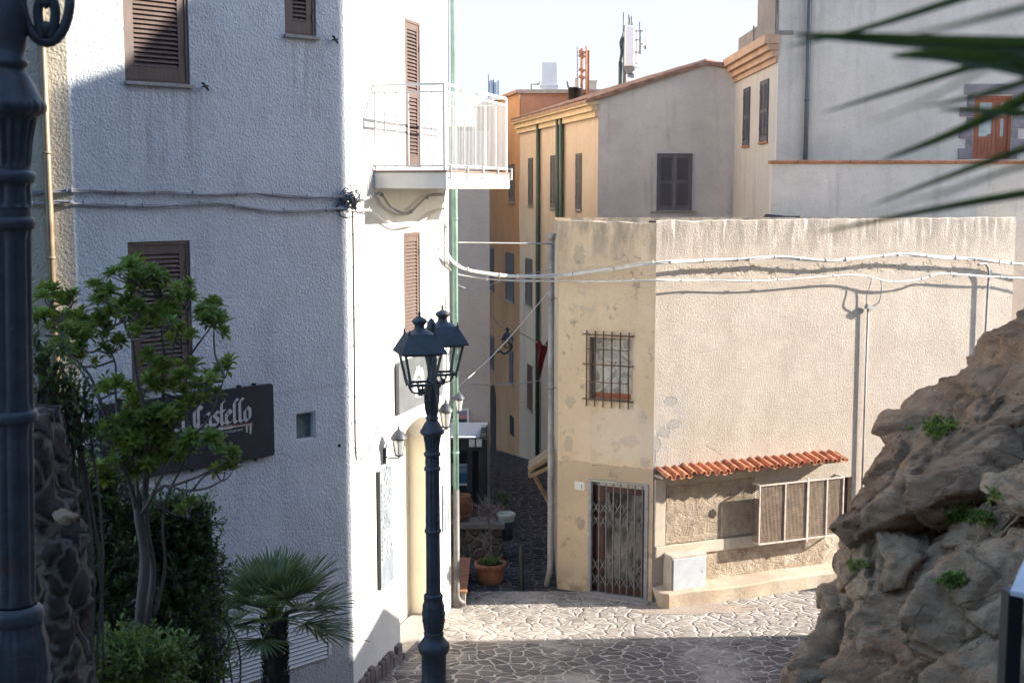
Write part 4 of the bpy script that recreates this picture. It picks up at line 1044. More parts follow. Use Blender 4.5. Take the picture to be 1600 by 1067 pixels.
# cornice and roof
g = G()
for k, (e, a, b) in enumerate(((.10, -.52, -.36), (.20, -.357, -.20), (.32, -.197, -.06))): g.box(uo - .02, .0 + .02 * k, -e, .0, ze + a, ze + b)
g.build('cornice', simple('pale_ochre_cornice', (.60, .44, .27), .85, 0, .15, 3, .2), OH, fo)
def roofplane(name, par, W, pts, th=.10, rows=None, mat='rooftile'):
    """tiled slope through four points a-b (eave) c-d (ridge)"""
    a, b, c, d = [Vector(p) for p in pts]
    n = max(2, int((b - a).length / .24)); m_ = max(2, int((d - a).length / .4)); g = G(); vs = []
    for j in range(m_ + 1):
        for i in range(n * 4 + 1):
            s = i / (n * 4); tt = j / m_
            p = (a * (1 - s) + b * s) * (1 - tt) + (d * (1 - s) + c * s) * tt
            vs.append(p + Vector((0, 0, .05 * abs(math.sin(math.pi * i / 4)) + .012 * math.sin(i * 1.7 + j * 2.3))))
    w_ = n * 4 + 1; fs_ = []
    for j in range(m_):
        for i in range(n * 4): q = j * w_ + i; fs_.append((q, q + 1, q + w_ + 1, q + w_))
    g.add(vs, fs_)
    e = Vector((0, 0, -th))
    g.add([a, b, c, d, a + e, b + e, c + e, d + e], [(4, 5, 6, 7), (0, 1, 5, 4), (1, 2, 6, 5), (2, 3, 7, 6), (3, 0, 4, 7)])
    return g.build(name, MT[mat], par, W)
back = Vector((-.19, .98, 0)) * (-uo)
A = fg.w(-.34, -.10, ze - .05); Rg = fg.w(uap, -.10, zap + .06); E2 = fg.w(ug1 + .5, -.10, zr - .0)
roofplane('roof', OH, Matrix.Identity(4), [A, A + back, Rg + back, Rg])
roofplane('roof', OH, Matrix.Identity(4), [E2 + back, E2, Rg, Rg + back])
for px, nm in ((845, 1), (876, 1), (882, 1)):
    u = fo.hit(px, 300)[0]
    G().tube([(u, -.10, -3 if px < 850 else 2.5), (u, -.10, ze - .3)], .075, 10).build('downpipe', MT['darkgreen'], OH, fo)
# ---- salmon house further down the same side of the alley
us1 = fo.hit(763, 300)[0]
zs_ = fo.hit(800, 150)[1]
SHs = thing('salmon_house', 'salmon brown house with flat parapet deeper in the alley', 'house', fo.w(uo, 0, 0))
sw = [fo.rect(796, 257, 804, 316), fo.rect(791, 395, 803, 470), fo.rect(766, 388, 772, 455), fo.rect(797, 548, 802, 600), fo.rect(767, 525, 772, 578)]
g = G(); wall(g, us1 - 3, uo - .02, -5, zs_, [list(r) + [.12] for r in sw]); g.build('wall', MT['salmon'], SHs, fo)
for r in sw: shutter_window(SHs, fo, r, MT['greywood'], 2, .12, .03, .08, None, 1, -.02, .07, stile=.07)
g = G(); r = fo.rect(797, 650, 803, 680); g.box(r[0], r[1], -.01, .1, r[2], r[3]); g.build('window', MT['black'], SHs, fo)
r = fo.rect(767, 600, 775, 712); um = (r[0] + r[1]) / 2; hw = (r[1] - r[0]) / 2
g = G(); g.prism([(r[0], r[2] - 1)] + [(r[1], r[2] - 1)] + [(um + hw * math.cos(a), r[3] - hw + hw * math.sin(a)) for a in [math.pi * i / 10 for i in range(11)]], -.02, .1)
g.build('door', simple('dark_alley_door', (.03, .025, .022), .7, 0, .3, 4), SHs, fo)
pe = fo.w(us1 - 3, 0, 0); g = G(); g.box(-16, pe.x + .3, pe.y, pe.y + 6, -5, 10.2); g.build('sky_block_wing', MT['salmon'], SHs, Matrix.Identity(4))  # unseen wing, added to block sky light from the alley's far end
p0 = fo.w(uo, 0, 0); p1 = atY(906, 150, 47.5)
zt = atY(830, 144, p0.y)[2]
g = G(); g.box(p0.x + .02, p1.x + 2, p0.y, p0.y + 8, zs_ - 3, zt - .05)
g.build('wall', plaster('rusty_pink_plaster', (.40, .215, .15), (.33, .175, .125), 18, .01, .5, .7, .5, (.22, .13, .10)), SHs, Matrix.Identity(4))
g = G(); g.box(p0.x - .1, p1.x + 2.1, p0.y - .12, p0.y + .2, zt - .05, zt + .08); g.build('coping', MT['stone_sill'], SHs, Matrix.Identity(4))
g = G(); g.box(us1 - 3, uo - .03, -.12, .2, zs_, zs_ + .12); g.build('coping', MT['rooftile'], SHs, fo)

# ------------------------------------------------------------------ grey-pink house closing the left of the alley
YT = 30.0; PT = atY(765, 400, YT); ft = Fr((PT.x, PT.y), (1, .02))
TH_ = thing('taupe_house', 'plain taupe plaster house wall between the green downpipe and the alley', 'house', (PT.x, PT.y, 0))
zt_ = ft.hit(740, 205)[1]
g = G(); wall(g, -7, 0, -1, zt_); g.build('wall', plaster('taupe_plaster', (.46, .40, .36), (.40, .345, .31), 24, .012, .6, .5, .25, (.33, .27, .23)), TH_, ft)
g = G()
b = Vector((-.19, .98)); q = [ft.w(0, 0, 0), ft.w(0, 0, 0) + Vector((b.x, b.y, 0)) * 9, ft.w(-7, 0, 0) + Vector((b.x, b.y, 0)) * 9, ft.w(-7, 0, 0)]
for a, c in zip(q[:-1], q[1:]): g.add([(a.x, a.y, -3), (c.x, c.y, -3), (c.x, c.y, zt_), (a.x, a.y, zt_)], [(0, 1, 2, 3)])
g.build('wall', MT['creamcast'], TH_, Matrix.Identity(4))
g = G(); g.hprism([(p.x, p.y) for p in q], zt_, zt_ + .1); g.build('roof', MT['rooftile'], TH_, Matrix.Identity(4))
def clothes(name, label, pts, r, mat, sag=0): return cable(name, pts, r, MT[mat], label, None, 8, cat='wire')
Q2 = [atY(699, 300, 31.5), atY(699, 300, 52), Vector((-12, 52, 0)), Vector((-12, 31.5, 0))]
g = G(); g.hprism([(p.x, p.y) for p in Q2][::-1], zt_ + .1, 17.5); g.build('unseen_bounce_block', plaster('unseen_bounce_cream_plaster', (.70, .62, .51), (.64, .565, .46), 24, .012, .6, .5, .2), TH_, Matrix.Identity(4))  # unseen block, added to bounce sunlight onto the ochre wall opposite
# framed seascapes
def painting(label, fr, rc, seed):
    o = thing('framed_painting', label, 'painting', fr.w((rc[0] + rc[1]) / 2, -.03, rc[2]), 0, 'framed seascape paintings by the cafe')
    f_ = .05
    g = G(); g.box(rc[0], rc[1], -.04, 0, rc[2], rc[2] + f_); g.box(rc[0], rc[1], -.04, 0, rc[3] - f_, rc[3]); g.box(rc[0], rc[0] + f_, -.04, 0, rc[2] + f_, rc[3] - f_); g.box(rc[1] - f_, rc[1], -.04, 0, rc[2] + f_, rc[3] - f_)
    g.build('frame', MT['whitemetal'], o, fr)
    t = NT('painted_canvas'); z = t.xyz()[2]
    n_ = t.noise(4, 5, .6, v=t.mapv((1, 1, 3), loc=(seed, 0, 0)))
    zz = t.m('ADD', t.m('DIVIDE', t.m('SUBTRACT', z, rc[2]), rc[3] - rc[2]), t.m('MULTIPLY', t.m('SUBTRACT', n_, .5), .35))
    st = [(0, (.30, .08, .06)), (.2, (.03, .04, .07)), (.42, (.05, .06, .10)), (.5, (.45, .16, .10)), (.62, (.32, .22, .26)), (1, (.10, .20, .38))] if seed < 2 else [(0, (.05, .13, .22)), (.5, (.04, .16, .30)), (.62, (.30, .38, .42)), (1, (.12, .30, .50))]
    G().box(rc[0] + f_, rc[1] - f_, -.02, -.001, rc[2] + f_, rc[3] - f_).build('canvas', t.done(t.ramp(zz, st), .5), o, fr)
painting('framed sunset painting hung on the taupe wall above the awning', ft, ft.rect(706, 638, 733, 667), 1)
# ---- cafe kiosk with white awning in front of that wall
YK = 29.0; K0 = atY(700, 700, YK); 
kx0 = atY(690, 700, YK).x; kx1 = atY(760, 700, YK).x
zk1 = atY(730, 692, YK - .8).z; zkb = 0
KI = thing('cafe_kiosk', 'dark framed cafe shelter with white awning against the taupe wall', 'kiosk', ((kx0 + kx1) / 2, YK, 0))
g = G(); yf, yb = YK - .8, YK + .8
for x in (kx0, kx1 - .14): g.box(x, x + .14, yf, yf + .14, 0, zk1 + .12); g.box(x, x + .14, yb - .14, yb, 0, zk1 + .12)
g.box(kx0 + .14, kx1 - .14, yf + .01, yf + .12, zk1 - .18, zk1 + .1); g.box(kx1 - .13, kx1 - .01, yf + .14, yb - .14, zk1 - .18, zk1 + .1)
g.box(kx0, kx1 - .2, yb - .3, yb - .2, 0, zk1); g.box(kx1 - .42, kx1 - .30, yf + .02, yf + .12, 0, zk1 - .18)
g.build('frame', simple('anthracite_frame', (.022, .026, .03), .5, 0, .2, 6), KI, Matrix.Identity(4), bevel=.008)
G().box(kx1 - .06, kx1 - .03, yf + .14, yb - .14, .3, zk1 - .2).build('side_panel', simple('dark_smoked_glass', (.02, .022, .025), .2, 0, .2, 3), KI, Matrix.Identity(4))
g = G(); za = atY(730, 664, YK + .6).z; n = 12; vs = []
for i in range(n + 1):
    s = i / n; z = za + (zk1 + .10 - za) * s - .10 * math.sin(math.pi * s); y = YK + .9 - 1.75 * s
    vs += [(kx0 - .1, y, z), (kx1 + .02 - .1 * math.sin(math.pi * s), y, z), (kx0 - .1, y, z + .012), (kx1 + .02 - .1 * math.sin(math.pi * s), y, z + .012)]
for i in range(n): a = i * 4; g.f += [(a, a + 1, a + 5, a + 4), (a + 2, a + 6, a + 7, a + 3), (a + 1, a + 3, a + 7, a + 5)]; g.m += [0] * 3; g.s += [True] * 3
g.v = vs
g.build('awning', simple('white_awning_canvas', (.72, .73, .75), .8, 0, .05, 3), KI, Matrix.Identity(4))
for x in (kx1 - .30, kx1 - .14): G().box(x - .07, x + .06, yf - .05, yf - .005, zk1 - .08, zk1 + .09).build('lamp_box', MT['whitemetal'], KI, Matrix.Identity(4), bevel=.006)
fk = Fr((0, YK - .1), (1, 0))
painting('small blue seascape painting displayed inside the dark cafe shelter', fk, fk.rect(706, 724, 736, 758), 3)
# ---- low rubble wall with a cap
def mk_rubble(name, sc, c=((.14, .11, .09), (.25, .19, .15), (.20, .13, .10)), mort=(.38, .33, .27)):
    t = NT(name)
    v = t.n('ShaderNodeVectorMath', operation='ADD'); t.l(t.co, v.inputs[0])
    s_ = t.n('ShaderNodeVectorMath', operation='SCALE'); t.l(t.noise(2.5, 3, .5, out=1), s_.inputs[0]); s_.inputs['Scale'].default_value = .42; t.l(s_.outputs[0], v.inputs[1])
    e = t.vor(sc, 'DISTANCE_TO_EDGE', v=v.outputs[0]); cc = t.vor(sc, 'F1', v=v.outputs[0], out='Color')
    sx = t.n('ShaderNodeSeparateColor'); t.l(cc, sx.inputs[0])
    st = t.ramp(sx.outputs[0], [(0, c[0]), (.5, c[1]), (1, c[2])])
    st = t.mix(.6, st, t.ramp(t.noise(9, 6, .7), [(.3, .35), (.7, 1.0)]), 'MULTIPLY')
    k = t.sm(t.m('ADD', e, t.m('MULTIPLY', t.m('SUBTRACT', t.noise(12, 4), .5), .12)), .03, .11)
    col = t.mix(k, t.ramp(t.noise(7, 5, .65), [(.3, tuple(q * .55 for q in mort)), (.7, mort)]), st)
    h = t.m('ADD', t.sm(e, 0, .2), t.m('MULTIPLY', t.noise(14, 6, .7), .6))
    return t.done(col, .93, t.bump(h, .9, .07))
MT['rubble'] = mk_rubble('rubble_masonry', 4.5)
lw0 = atY(690, 850, 26.9).x; lw1 = atY(789, 850, 26.9).x; lz = atY(750, 822, 26.6).z
LW = thing('low_wall', 'low rubble stone wall with grey cap behind the planter', 'wall', ((lw0 + lw1) / 2, 27, 0))
g = G(); g.box(lw0, lw1 - .05, 26.9, 27.3, -.1, lz - .14); g.build('masonry', MT['rubble'], LW, Matrix.Identity(4), bevel=.03)
g = G(); g.box(lw0, lw1, 26.84, 27.36, lz - .14, lz + .0); g.build('cap', simple('grey_cap_stone', (.23, .21, .20), .9, 0, .25, 5, .4, 30), LW, Matrix.Identity(4), bevel=.02)
# clay jar standing on the low wall
c = atY(722, 808, 27.1)
g = G(); g.lathe([(0, 0), (.17, 0), (.20, .05), (.24, .18), (.26, .32), (.25, .45), (.22, .52), (.225, .56), (.20, .565), (.19, .5), (0, .45)], (c.x - .02, 27.1), 20, 0, z0=lz)
for z in (.14, .42): g.lathe([(.245, z - .02), (.262, z), (.245, z + .02)], (c.x - .02, 27.1), 20, 0, z0=lz)
tag(g.build('clay_barrel', simple('dark_fired_clay', (.19, .085, .045), .85, 0, .35, 5, .3, 40)), 'reddish clay barrel standing on the low wall beside the downpipe', 'barrel')
# ---- planter with a dry little tree
c = onG(766, 909)
PLT = thing('planter', 'round terracotta planter at the alley mouth', 'planter', (c.x, c.y, 0))
K_ = .0128
G().lathe([(0, 0), (.235, 0), (.245, .02), (.285, .27), (.29, .30), (.315, .31), (.325, .40), (.32, .42), (.285, .42), (.28, .36), (0, .35)], (0, 0), 32, 0).build('pot', MT['terracotta'], PLT)
G().lathe([(0, .38), (.15, .375), (.284, .365)], (0, 0), 16, 0).build('soil', simple('dark_soil', (.035, .027, .02), .95, 0, .4, 20), PLT)
# ---- bollard, step block
c = onG(815, 922); b = thing('bollard', 'slim black bollard in the middle of the alley', 'bollard', (c.x, c.y, 0))
hB = atY(814, 852, c.y).z
g = G(); g.lathe([(.055, -.05), (.055, hB - .02), (.045, hB), (0, hB)], n=14); g.lathe([(.075, 0), (.07, .025), (.055, .03)], n=14); g.build('post', MT['blackmetal'], b)
p = f3.w(.03, 0, 0); u0 = onG(706, 947); u1 = onG(730, 946)
SB = thing('step_block', 'cream step block with terracotta slab beside the house corner', 'step', (u0.x, u0.y, 0))
W_ = u1.x - u0.x; hs_ = atY(718, 921, u1.y).z
g = G(); g.hprism([(0, 0), (W_ - .03, 0), (W_ + .0 - .03, 2.2), (-.2, 2.2)], -.1, hs_ - .05); g.build('block', MT['creamcast'], SB, bevel=.01)
g = G(); g.hprism([(-.0, -.04), (W_, -.04), (W_ + .0, 2.23), (-.2, 2.23)], hs_ - .048, hs_); g.build('slab', MT['terracotta'], SB, bevel=.01)
# ---- litter bin on its post
c = onG(777, 872); B = thing('litter_bin', 'dark blue litter bin with a pale bag over its rim', 'litter bin', (c.x, c.y, 0))
G().tube([(0, 0, 0), (0, 0, .95)], .03, 10).build('post', MT['blackmetal'], B)
zb0 = atY(788, 842, c.y).z; zb1 = atY(788, 806, c.y).z
G().lathe([(0, zb0), (.135, zb0), (.15, zb0 + .02), (.165, zb1), (.15, zb1), (.14, zb0 + .05), (0, zb0 + .05)], (.19, 0), 20).build('bin', simple('dark_blue_bin', (.02, .03, .045), .5, 0, .2, 5), B)
g = G(); g.lathe([(.172, zb1 - .10), (.185, zb1 - .05), (.20, zb1 + .0), (.205, zb1 + .05), (.18, zb1 + .075), (.13, zb1 + .05), (.10, zb1 - .1)], (.19, 0), 28, 0, fn=lambda a, z: 1 + .06 * math.sin(a * 7 + z * 20) + .04 * math.sin(a * 13))
g.build('bin_bag', simple('pale_green_bag', (.42, .48, .40), .5, 0, .1, 6), B)
# ---- wooden bracketed shelf on the alley side of the beige house
fa = Fr((LE.x, LE.y), (-.02, 1)) if False else None
c = atY(842, 735, 27.0)
SHF = thing('wooden_shelf', 'pale wooden plank shelf on struts beside the grey downpipe', 'shelf', (LE.x, 27.0, c.z))
xw = LE.x + .02 - c.x
g = G(); X0 = atY(824, 730, 27).x - LE.x
for za_, zb_2 in ((738, 716), (748, 732)):
    pa = atY(826, za_ - 6, 26.6); pb = atY(862, zb_2 - 6, 26.6)
    g.bar((pa.x - LE.x, -.4, pa.z - c.z), (pb.x - LE.x, -.4, pb.z - c.z), .35, .08); g.bar((pa.x - LE.x + .02, .05, pa.z - c.z), (pb.x - LE.x, .05, pb.z - c.z), .35, .07)
g.build('planks', MT['palewood'], SHF, bevel=.006)
for y in (-.3, .1):
    g = G(); a = atY(834, 745, 26.7); b = atY(856, 785, 26.7); g.bar((a.x - LE.x, y, a.z - c.z), (b.x - LE.x, y, b.z - c.z), .05, .05)
    g.build('strut', MT['palewood'], SHF)
# ---- bracket street lantern, red cloth, wires in the alley
ua, za_ = fo.hit(772, 548)
yl = 31.2
LN = thing('alley_lantern', 'dark bracket street lantern hanging over the alley beyond the cafe shelter', 'street lamp', atY(767, 556, yl))
p = [atY(764, 557, yl), atY(780, 549, yl), atY(788, 553, yl), atY(797, 547, yl), atY(800, 540, yl), atY(793, 535, yl)]
g = G(); g.tube(spline(p, 6), .025, 6); g.build('bracket', MT['iron'], LN, Matrix.Identity(4))
c = atY(793, 531, yl); g = G(); s = .0158
[g.tube([(c.x + .07 * math.cos(a), c.y + .07 * math.sin(a), c.z - .19), (c.x + .14 * math.cos(a), c.y + .14 * math.sin(a), c.z)], .012, 5) for a in [k * math.pi / 3 for k in range(6)]]
g.lathe([(10.5 * s, 12 * s), (9 * s, 15 * s), (5 * s, 22 * s), (2 * s, 24 * s), (2 * s, 27 * s), (3 * s, 28 * s), (0, 32 * s)], (c.x, c.y), 10, 0, z0=c.z - .19)
g.lathe([(0, 0), (.075, 0), (.075, .02), (0, .02)], (c.x, c.y), 6, 0, sm=False, z0=c.z - .2)
g.build('lantern', MT['iron'], LN, Matrix.Identity(4))
c = atY(846, 565, 41.5); g = G(); vs = []; n, m_ = 10, 14
for j in range(m_ + 1):
    for i in range(n + 1):
        s = i / n - .5; q = j / m_
        vs.append((c.x + s * .40 * (1 - .55 * q) + .04 * math.sin(q * 5), c.y + .06 * math.sin(s * 12 + q * 3), c.z + .62 - 1.15 * q * (1 - .45 * abs(s)) - .10 * math.sin(s * 9 + q)))
g.add(vs, [(j * (n + 1) + i, j * (n + 1) + i + 1, (j + 1) * (n + 1) + i + 1, (j + 1) * (n + 1) + i) for j in range(m_) for i in range(n)], 0, True)
tag(g.build('red_cloth', simple('red_cloth_fabric', (.20, .022, .022), .85, 0, .2, 5)), 'red cloth hanging from a wire in the alley', 'cloth')
clothes('wire', 'pale rope slanting across the alley above the cafe awning', [atY(712, 608, 28), atY(780, 545, 30), atY(858, 455, 31)], .012, 'cable')
clothes('wire', 'string line crossing the alley level with the wall lanterns', [atY(706, 598, 29.5), atY(765, 601, 30), atY(820, 598, 30), atY(858, 592, 30)], .010, 'cablegrey')
clothes('wire', 'looping wires between the far alley walls above the red cloth', [atY(768, 492, 42), atY(785, 512, 42), atY(812, 520, 42), atY(840, 535, 42), atY(858, 541, 40)], .014, 'cablegrey')

# ------------------------------------------------------------------ tall pale house upper right, its terrace wall
YU = 30.3; PU = atY(1213, 200, YU); fu = Fr((PU.x, PU.y), (1, 0))
far = atY(1148, 200, YG - .05); fr_ = Fr((PU.x, PU.y), (PU.x - far.x, PU.y - far.y))
ul = -(far.xy - PU.xy).length
UH = thing('pale_house', 'tall pale plaster house with moulded cornice at the upper right', 'house', (PU.x, PU.y, 0))
MT['paleplaster'] = plaster('pale_pinkish_plaster', (.73, .635, .535), (.61, .525, .44), 22, .014, .7, .4, .5, (.34, .29, .26))
MT['paleplaster_w'] = plaster('streaked_cream_plaster', (.64, .57, .49), (.58, .51, .44), 22, .012, .6, .6, .55, (.36, .31, .27))
zc0 = fr_.hit(1180, 112)[1]; zc0 = fu.hit(1213, 98)[1]; zc1 = fu.hit(1213, 55)[1]; zp = fu.hit(1213, 14)[1]
rw = [fr_.rect(1163, 138, 1172, 228), fr_.rect(1189, 126, 1201, 222)]
g = G(); wall(g, ul, 0, -1, zc1, [list(r) + [.10] for r in rw]); g.build('wall', MT['paleplaster_w'], UH, fr_)
for r in rw: shutter_window(UH, fr_, r, MT['greywood'], 2, .10, .03, .05, None, 1, -.03, .06, stile=.06, smat='terracotta')
g = G()
for e, a, b in ((.06, 0, .13), (.14, .133, .28), (.24, .283, .42), (.34, .423, zc1 - zc0)): g.box(ul - .1, .0 + e * .3, -e, 0.0, zc0 + a, zc0 + b)
g.build('cornice', simple('peach_cornice', (.50, .31, .20), .85, 0, .2, 3, .2), UH, fr_)
g = G(); g.box(ul + .6, .0, -.05, .3, zc1, zp - .1); g.box(ul * .45, 0, -.02, .28, zp - .1, zp + 1.2); g.box(ul + .55, .02, -.09, .34, zc1 + .003, zc1 + .10)
g.box(ul * .5, ul * .5 + .08, -.08, -.051, zc1 - .1, zc1 + .55); g.box(-.15, -.05, -.08, -.051, zc1 + .1, zc1 + .8)
g.build('parapet', plaster('weathered_parapet', (.34, .29, .25), (.27, .235, .205), 20, .02, .8, 1.2, .6, (.2, .16, .13)), UH, fr_)
dd = fu.rect(1521, 150, 1580, 249)
g = G(); wall(g, .004, 22, -1, 16, [list(dd) + [.18]]); g.build('wall', MT['paleplaster'], UH, fu)
g = G(); Q = [fu.w(22, 0, 0), fu.w(22, 8, 0), fr_.w(ul, 8, 0)]
for a, b in zip(Q[:-1], Q[1:]): g.add([(a.x, a.y, -1), (b.x, b.y, -1), (b.x, b.y, 16), (a.x, a.y, 16)], [(0, 1, 2, 3)])
g.build('wall', MT['paleplaster'], UH, Matrix.Identity(4))
g = G(); u, z = fu.hit(1261, 120); g.tube([(u, -.07, 6), (u, -.07, 15.5)], .055, 10)
for z in (8.6, 10.0, 11.4): g.tube([(u, -.07, z), (u, -.07, z + .05)], .068, 10); g.bar((u, -.07, z), (u, 0, z), .03)
g.build('downpipe', simple('dark_grey_pipe', (.10, .10, .105), .5, 0, .2, 4), UH, fu)
# door with stone surround
x0, x1, z0, z1 = dd
g = G(); g.box(x0, x0 + .06, .02, .16, z0, z1); g.box(x1 - .06, x1, .02, .16, z0, z1); g.box(x0 + .06, x1 - .06, .02, .16, z1 - .07, z1)
dr = g.build('door', MT['orangewood'], UH, fu)
zm = z0 + (z1 - z0) * .36; xm = x0 + (x1 - x0) * .62
g = G(); 
for a, b in ((x0 + .06, xm - .005), (xm + .005, x1 - .06)):
    g.box(a, b, .06, .11, z0, zm); g.box(a, a + .09, .06, .11, zm, z1 - .07); g.box(b - .09, b, .06, .11, zm, z1 - .07); g.box(a + .09, b - .09, .06, .11, z1 - .15, z1 - .07); g.box(a + .09, b - .09, .06, .11, z1 - .52, z1 - .44)
    for k in range(1, 6): g.box(a + (b - a) * k / 6 - .004, a + (b - a) * k / 6 + .004, .052, .06, z0 + .06, zm - .06)
g.box(xm - .2, xm - .06, .03, .06, zm + .02, zm + .05)
g.build('door_leaf', MT['orangewood'], dr)
G().box(x0 + .1, x1 - .1, .08, .09, zm, z1 - .1).build('pane', simple('curtained_door_glass', (.38, .40, .38), .2, 0, .25, 6), dr)
g = G(); rnd = random.Random(12)
u0 = fu.hit(1507, 140)[0]; g.box(u0, u0 + 1.75, -.03, .05, z1 + .03, z1 + .27)
z = z0; k = 0
while z < z1 - .05:
    h = min(rnd.uniform(.2, .32), z1 + .028 - z); w_ = .34 if k % 2 == 0 else .17
    g.box(x0 - w_, x0 - .005, -.02 - rnd.random() * .01, .16, z + .006, z + h - .006); g.box(x1 + .005, x1 + (.50 - w_), -.02 - rnd.random() * .01, .16, z + .006, z + h - .006); z += h; k += 1
t = NT('violet_grey_trachyte'); c = t.ramp(t.noise(3, 6, .65), [(.3, (.15, .125, .125)), (.5, (.25, .205, .195)), (.7, (.30, .27, .26))])
g.build('stone_surround', t.done(c, .9, t.bump(t.noise(25, 5), .5, .02)), UH, fu, bevel=.012)
YW = 29.5; fw_ = Fr((atY(1206, 300, YW).x, YW), (1, 0))
zw = fw_.hit(1400, 256)[1]
TW = thing('terrace_wall', 'pinkish terrace wall with terracotta coping above the beige roof', 'wall', (fw_.o.x, YW, 0))
g = G(); g.box(0, 20, 0, .3, -1, zw); g.build('wall', plaster('pink_grey_terrace_plaster', (.74, .65, .555), (.62, .54, .455), 22, .014, .7, .5, .55, (.38, .33, .30)), TW, fw_)
g = G(); u = -.04
while u < 20: g.box(u, u + .595, -.05, .35, zw + .001, zw + .075); u += .6
g.build('coping', MT['terracotta'], TW, fw_, bevel=.012)
# small slate canopy fragment at the corner
g = G(); a = atY(1196, 337, 29.2); g.obox((a.x + .35, 29.2, a.z - .05), (.8, .4, .04), (R(-8), 0, 0)); g.obox((a.x + .2, 29.2, a.z - .01), (.4, .25, .04), (R(-5), .1, 0))
tag(g.build('slate_slab', simple('dark_slate', (.05, .05, .055), .8, 0, .3, 9, .4)), 'dark slate slab behind the beige parapet at the pale house corner', 'slab')

# ------------------------------------------------------------------ rooftop gear
def ap(px, py, Y): return atY(px, py, Y)
YA = 47.0
c0 = ap(846, 97, YA); c1 = ap(871, 150, YA)
CH = thing('roof_tower', 'plain pale blue-grey tower block on the rooftops', 'roof tower', ((c0.x + c1.x) / 2, YA, c1.z))
w_ = (c1.x - c0.x) / 2
G().box(-w_, w_, 0, 1.0, -.6, c0.z - c1.z).build('shaft', simple('pale_blue_render', (.48, .56, .68), .9, 0, .05, 2), CH, bevel=.02)
G().box(-w_ - .03, w_ + .03, -.03, 1.03, .35, .40).build('band', simple('pale_blue_band', (.56, .60, .67), .9, 0, .05, 2), CH)
p = [ap(830, 150, YA), ap(830, 132, YA), ap(842, 132, YA), ap(843, 128, YA)]
tag(G().tube(p, .03, 6).build('bent_pipe', MT['greymetal']), 'thin bent pipe left of the pale roof tower', 'pipe')
c = ap(898, 150, YA - 1); r = (ap(908, 150, YA - 1).x - ap(888, 150, YA - 1).x) / 2; h = ap(898, 137, YA - 1).z - c.z
g = G(); g.lathe([(r, -.6), (r, h * .8), (r * 1.07, h * .82), (r * 1.07, h), (r * .3, h * 1.05), (0, h * 1.05)], (c.x, c.y), 20, 0, z0=c.z); g.tube([(c.x - r, c.y, c.z + h), (c.x - r - .05, c.y, c.z + h + .2)], .03, 5)
tag(g.build('water_tank', MT['blackmetal']), 'round black water tank on the roof below the rusty masts', 'tank')
MA = thing('roof_mast', 'rusty pair of roof masts beside an orange flue', 'mast', ap(912, 150, YA - .5))
def seg(g, px, y0, y1, r, Y): g.tube([ap(px, y0, Y), ap(px, y1, Y)], r, 8)
YB = YA - .5
g = G(); seg(g, 909, 155, 76, .05, YB); seg(g, 916, 155, 72, .03, YB)
for y in (82, 88, 110, 121): g.obox(ap(909, y, YB), (.22, .12, .10), (0, .3, 0)); g.bar(ap(909, y, YB), ap(916, y + 1, YB), .03)
g.build('mast', simple('rust_red_mast', (.36, .16, .10), .8, 0, .3, 6), MA, Matrix.Identity(4))
g = G(); a = ap(915.5, 155, YB + .2); b = ap(921, 79, YB + .2); g.box(a.x, b.x, YB + .2, YB + .35, a.z, b.z); g.build('flue', simple('orange_flue', (.42, .20, .09), .8, 0, .2, 4), MA, Matrix.Identity(4))
g = G(); seg(g, 902, 125, 72, .015, YB)
for y in range(76, 122, 6): g.bar(ap(901, y, YB), ap(903.5, y, YB), .02)
g.build('antenna', MT['greymetal'], MA, Matrix.Identity(4))
a = ap(898, 150, YB + .4); b = ap(905, 121, YB + .4); g = G(); g.box(a.x, b.x, YB + .4, YB + .8, a.z - .5, b.z)
tag(g.build('roof_cabinet', simple('pale_cabinet', (.55, .54, .52), .7, 0, .08, 3), None, bevel=.02), 'narrow pale cabinet behind the rusty roof mast', 'cabinet')
a = ap(918, 150, YB + 1); b = ap(932, 126, YB + 1); g = G(); g.box(a.x, b.x, YB + 1, YB + 1.6, a.z - .8, b.z - .06); g.box(a.x - .03, b.x + .03, YB + .97, YB + 1.63, b.z - .057, b.z)
tag(g.build('chimney', simple('grey_green_chimney', (.45, .47, .42), .9, 0, .1, 3)), 'squat grey-green chimney right of the orange flue', 'chimney')
YC = 44.0
CT = thing('cell_mast', 'tall mobile phone mast with white panel antennas above the gable', 'antenna mast', ap(985, 130, YC))
g = G(); seg(g, 974.5, 140, 20, .03, YC); seg(g, 976.5, 140, 40, .05, YC)
g.build('pole', MT['greymetal'], CT, Matrix.Identity(4))
g = G(); a = ap(966, 138, YC - .2); b = ap(973, 98, YC - .2); g.tube([((a.x + b.x) / 2, YC - .2, a.z - .4), ((a.x + b.x) / 2, YC - .2, b.z)], (b.x - a.x) / 2, 10)
rnd = random.Random(3)
for k in range(5): g.tube(spline([ap(969 + rnd.uniform(-2, 2), 98, YC - .2), ap(972 + rnd.uniform(-2, 2), 80, YC - .2), ap(971 + rnd.uniform(-2, 2), 66, YC - .2), ap(975, 50 + rnd.uniform(-6, 4), YC)], 5), .03, 5)
g.build('cable_sleeve', simple('dark_teal_sleeve', (.035, .06, .07), .6, 0, .2, 5), CT, Matrix.Identity(4))
def panel(x0, x1, y0, y1, Y, d=.25):
    a = ap(x0, y1, Y); b = ap(x1, y0, Y); G().box(a.x, b.x, Y - d / 2, Y + d / 2, a.z, b.z).build('panel_antenna', simple('white_antenna_panel', (.78, .79, .80), .5, 0, .03, 2) if 'antw' not in MT else MT['antw'], CT, Matrix.Identity(4), bevel=.03)
MT['antw'] = simple('white_antenna_panel', (.78, .79, .80), .5, 0, .03, 2); panel(976, 991.5, 41, 104, YC - .35)
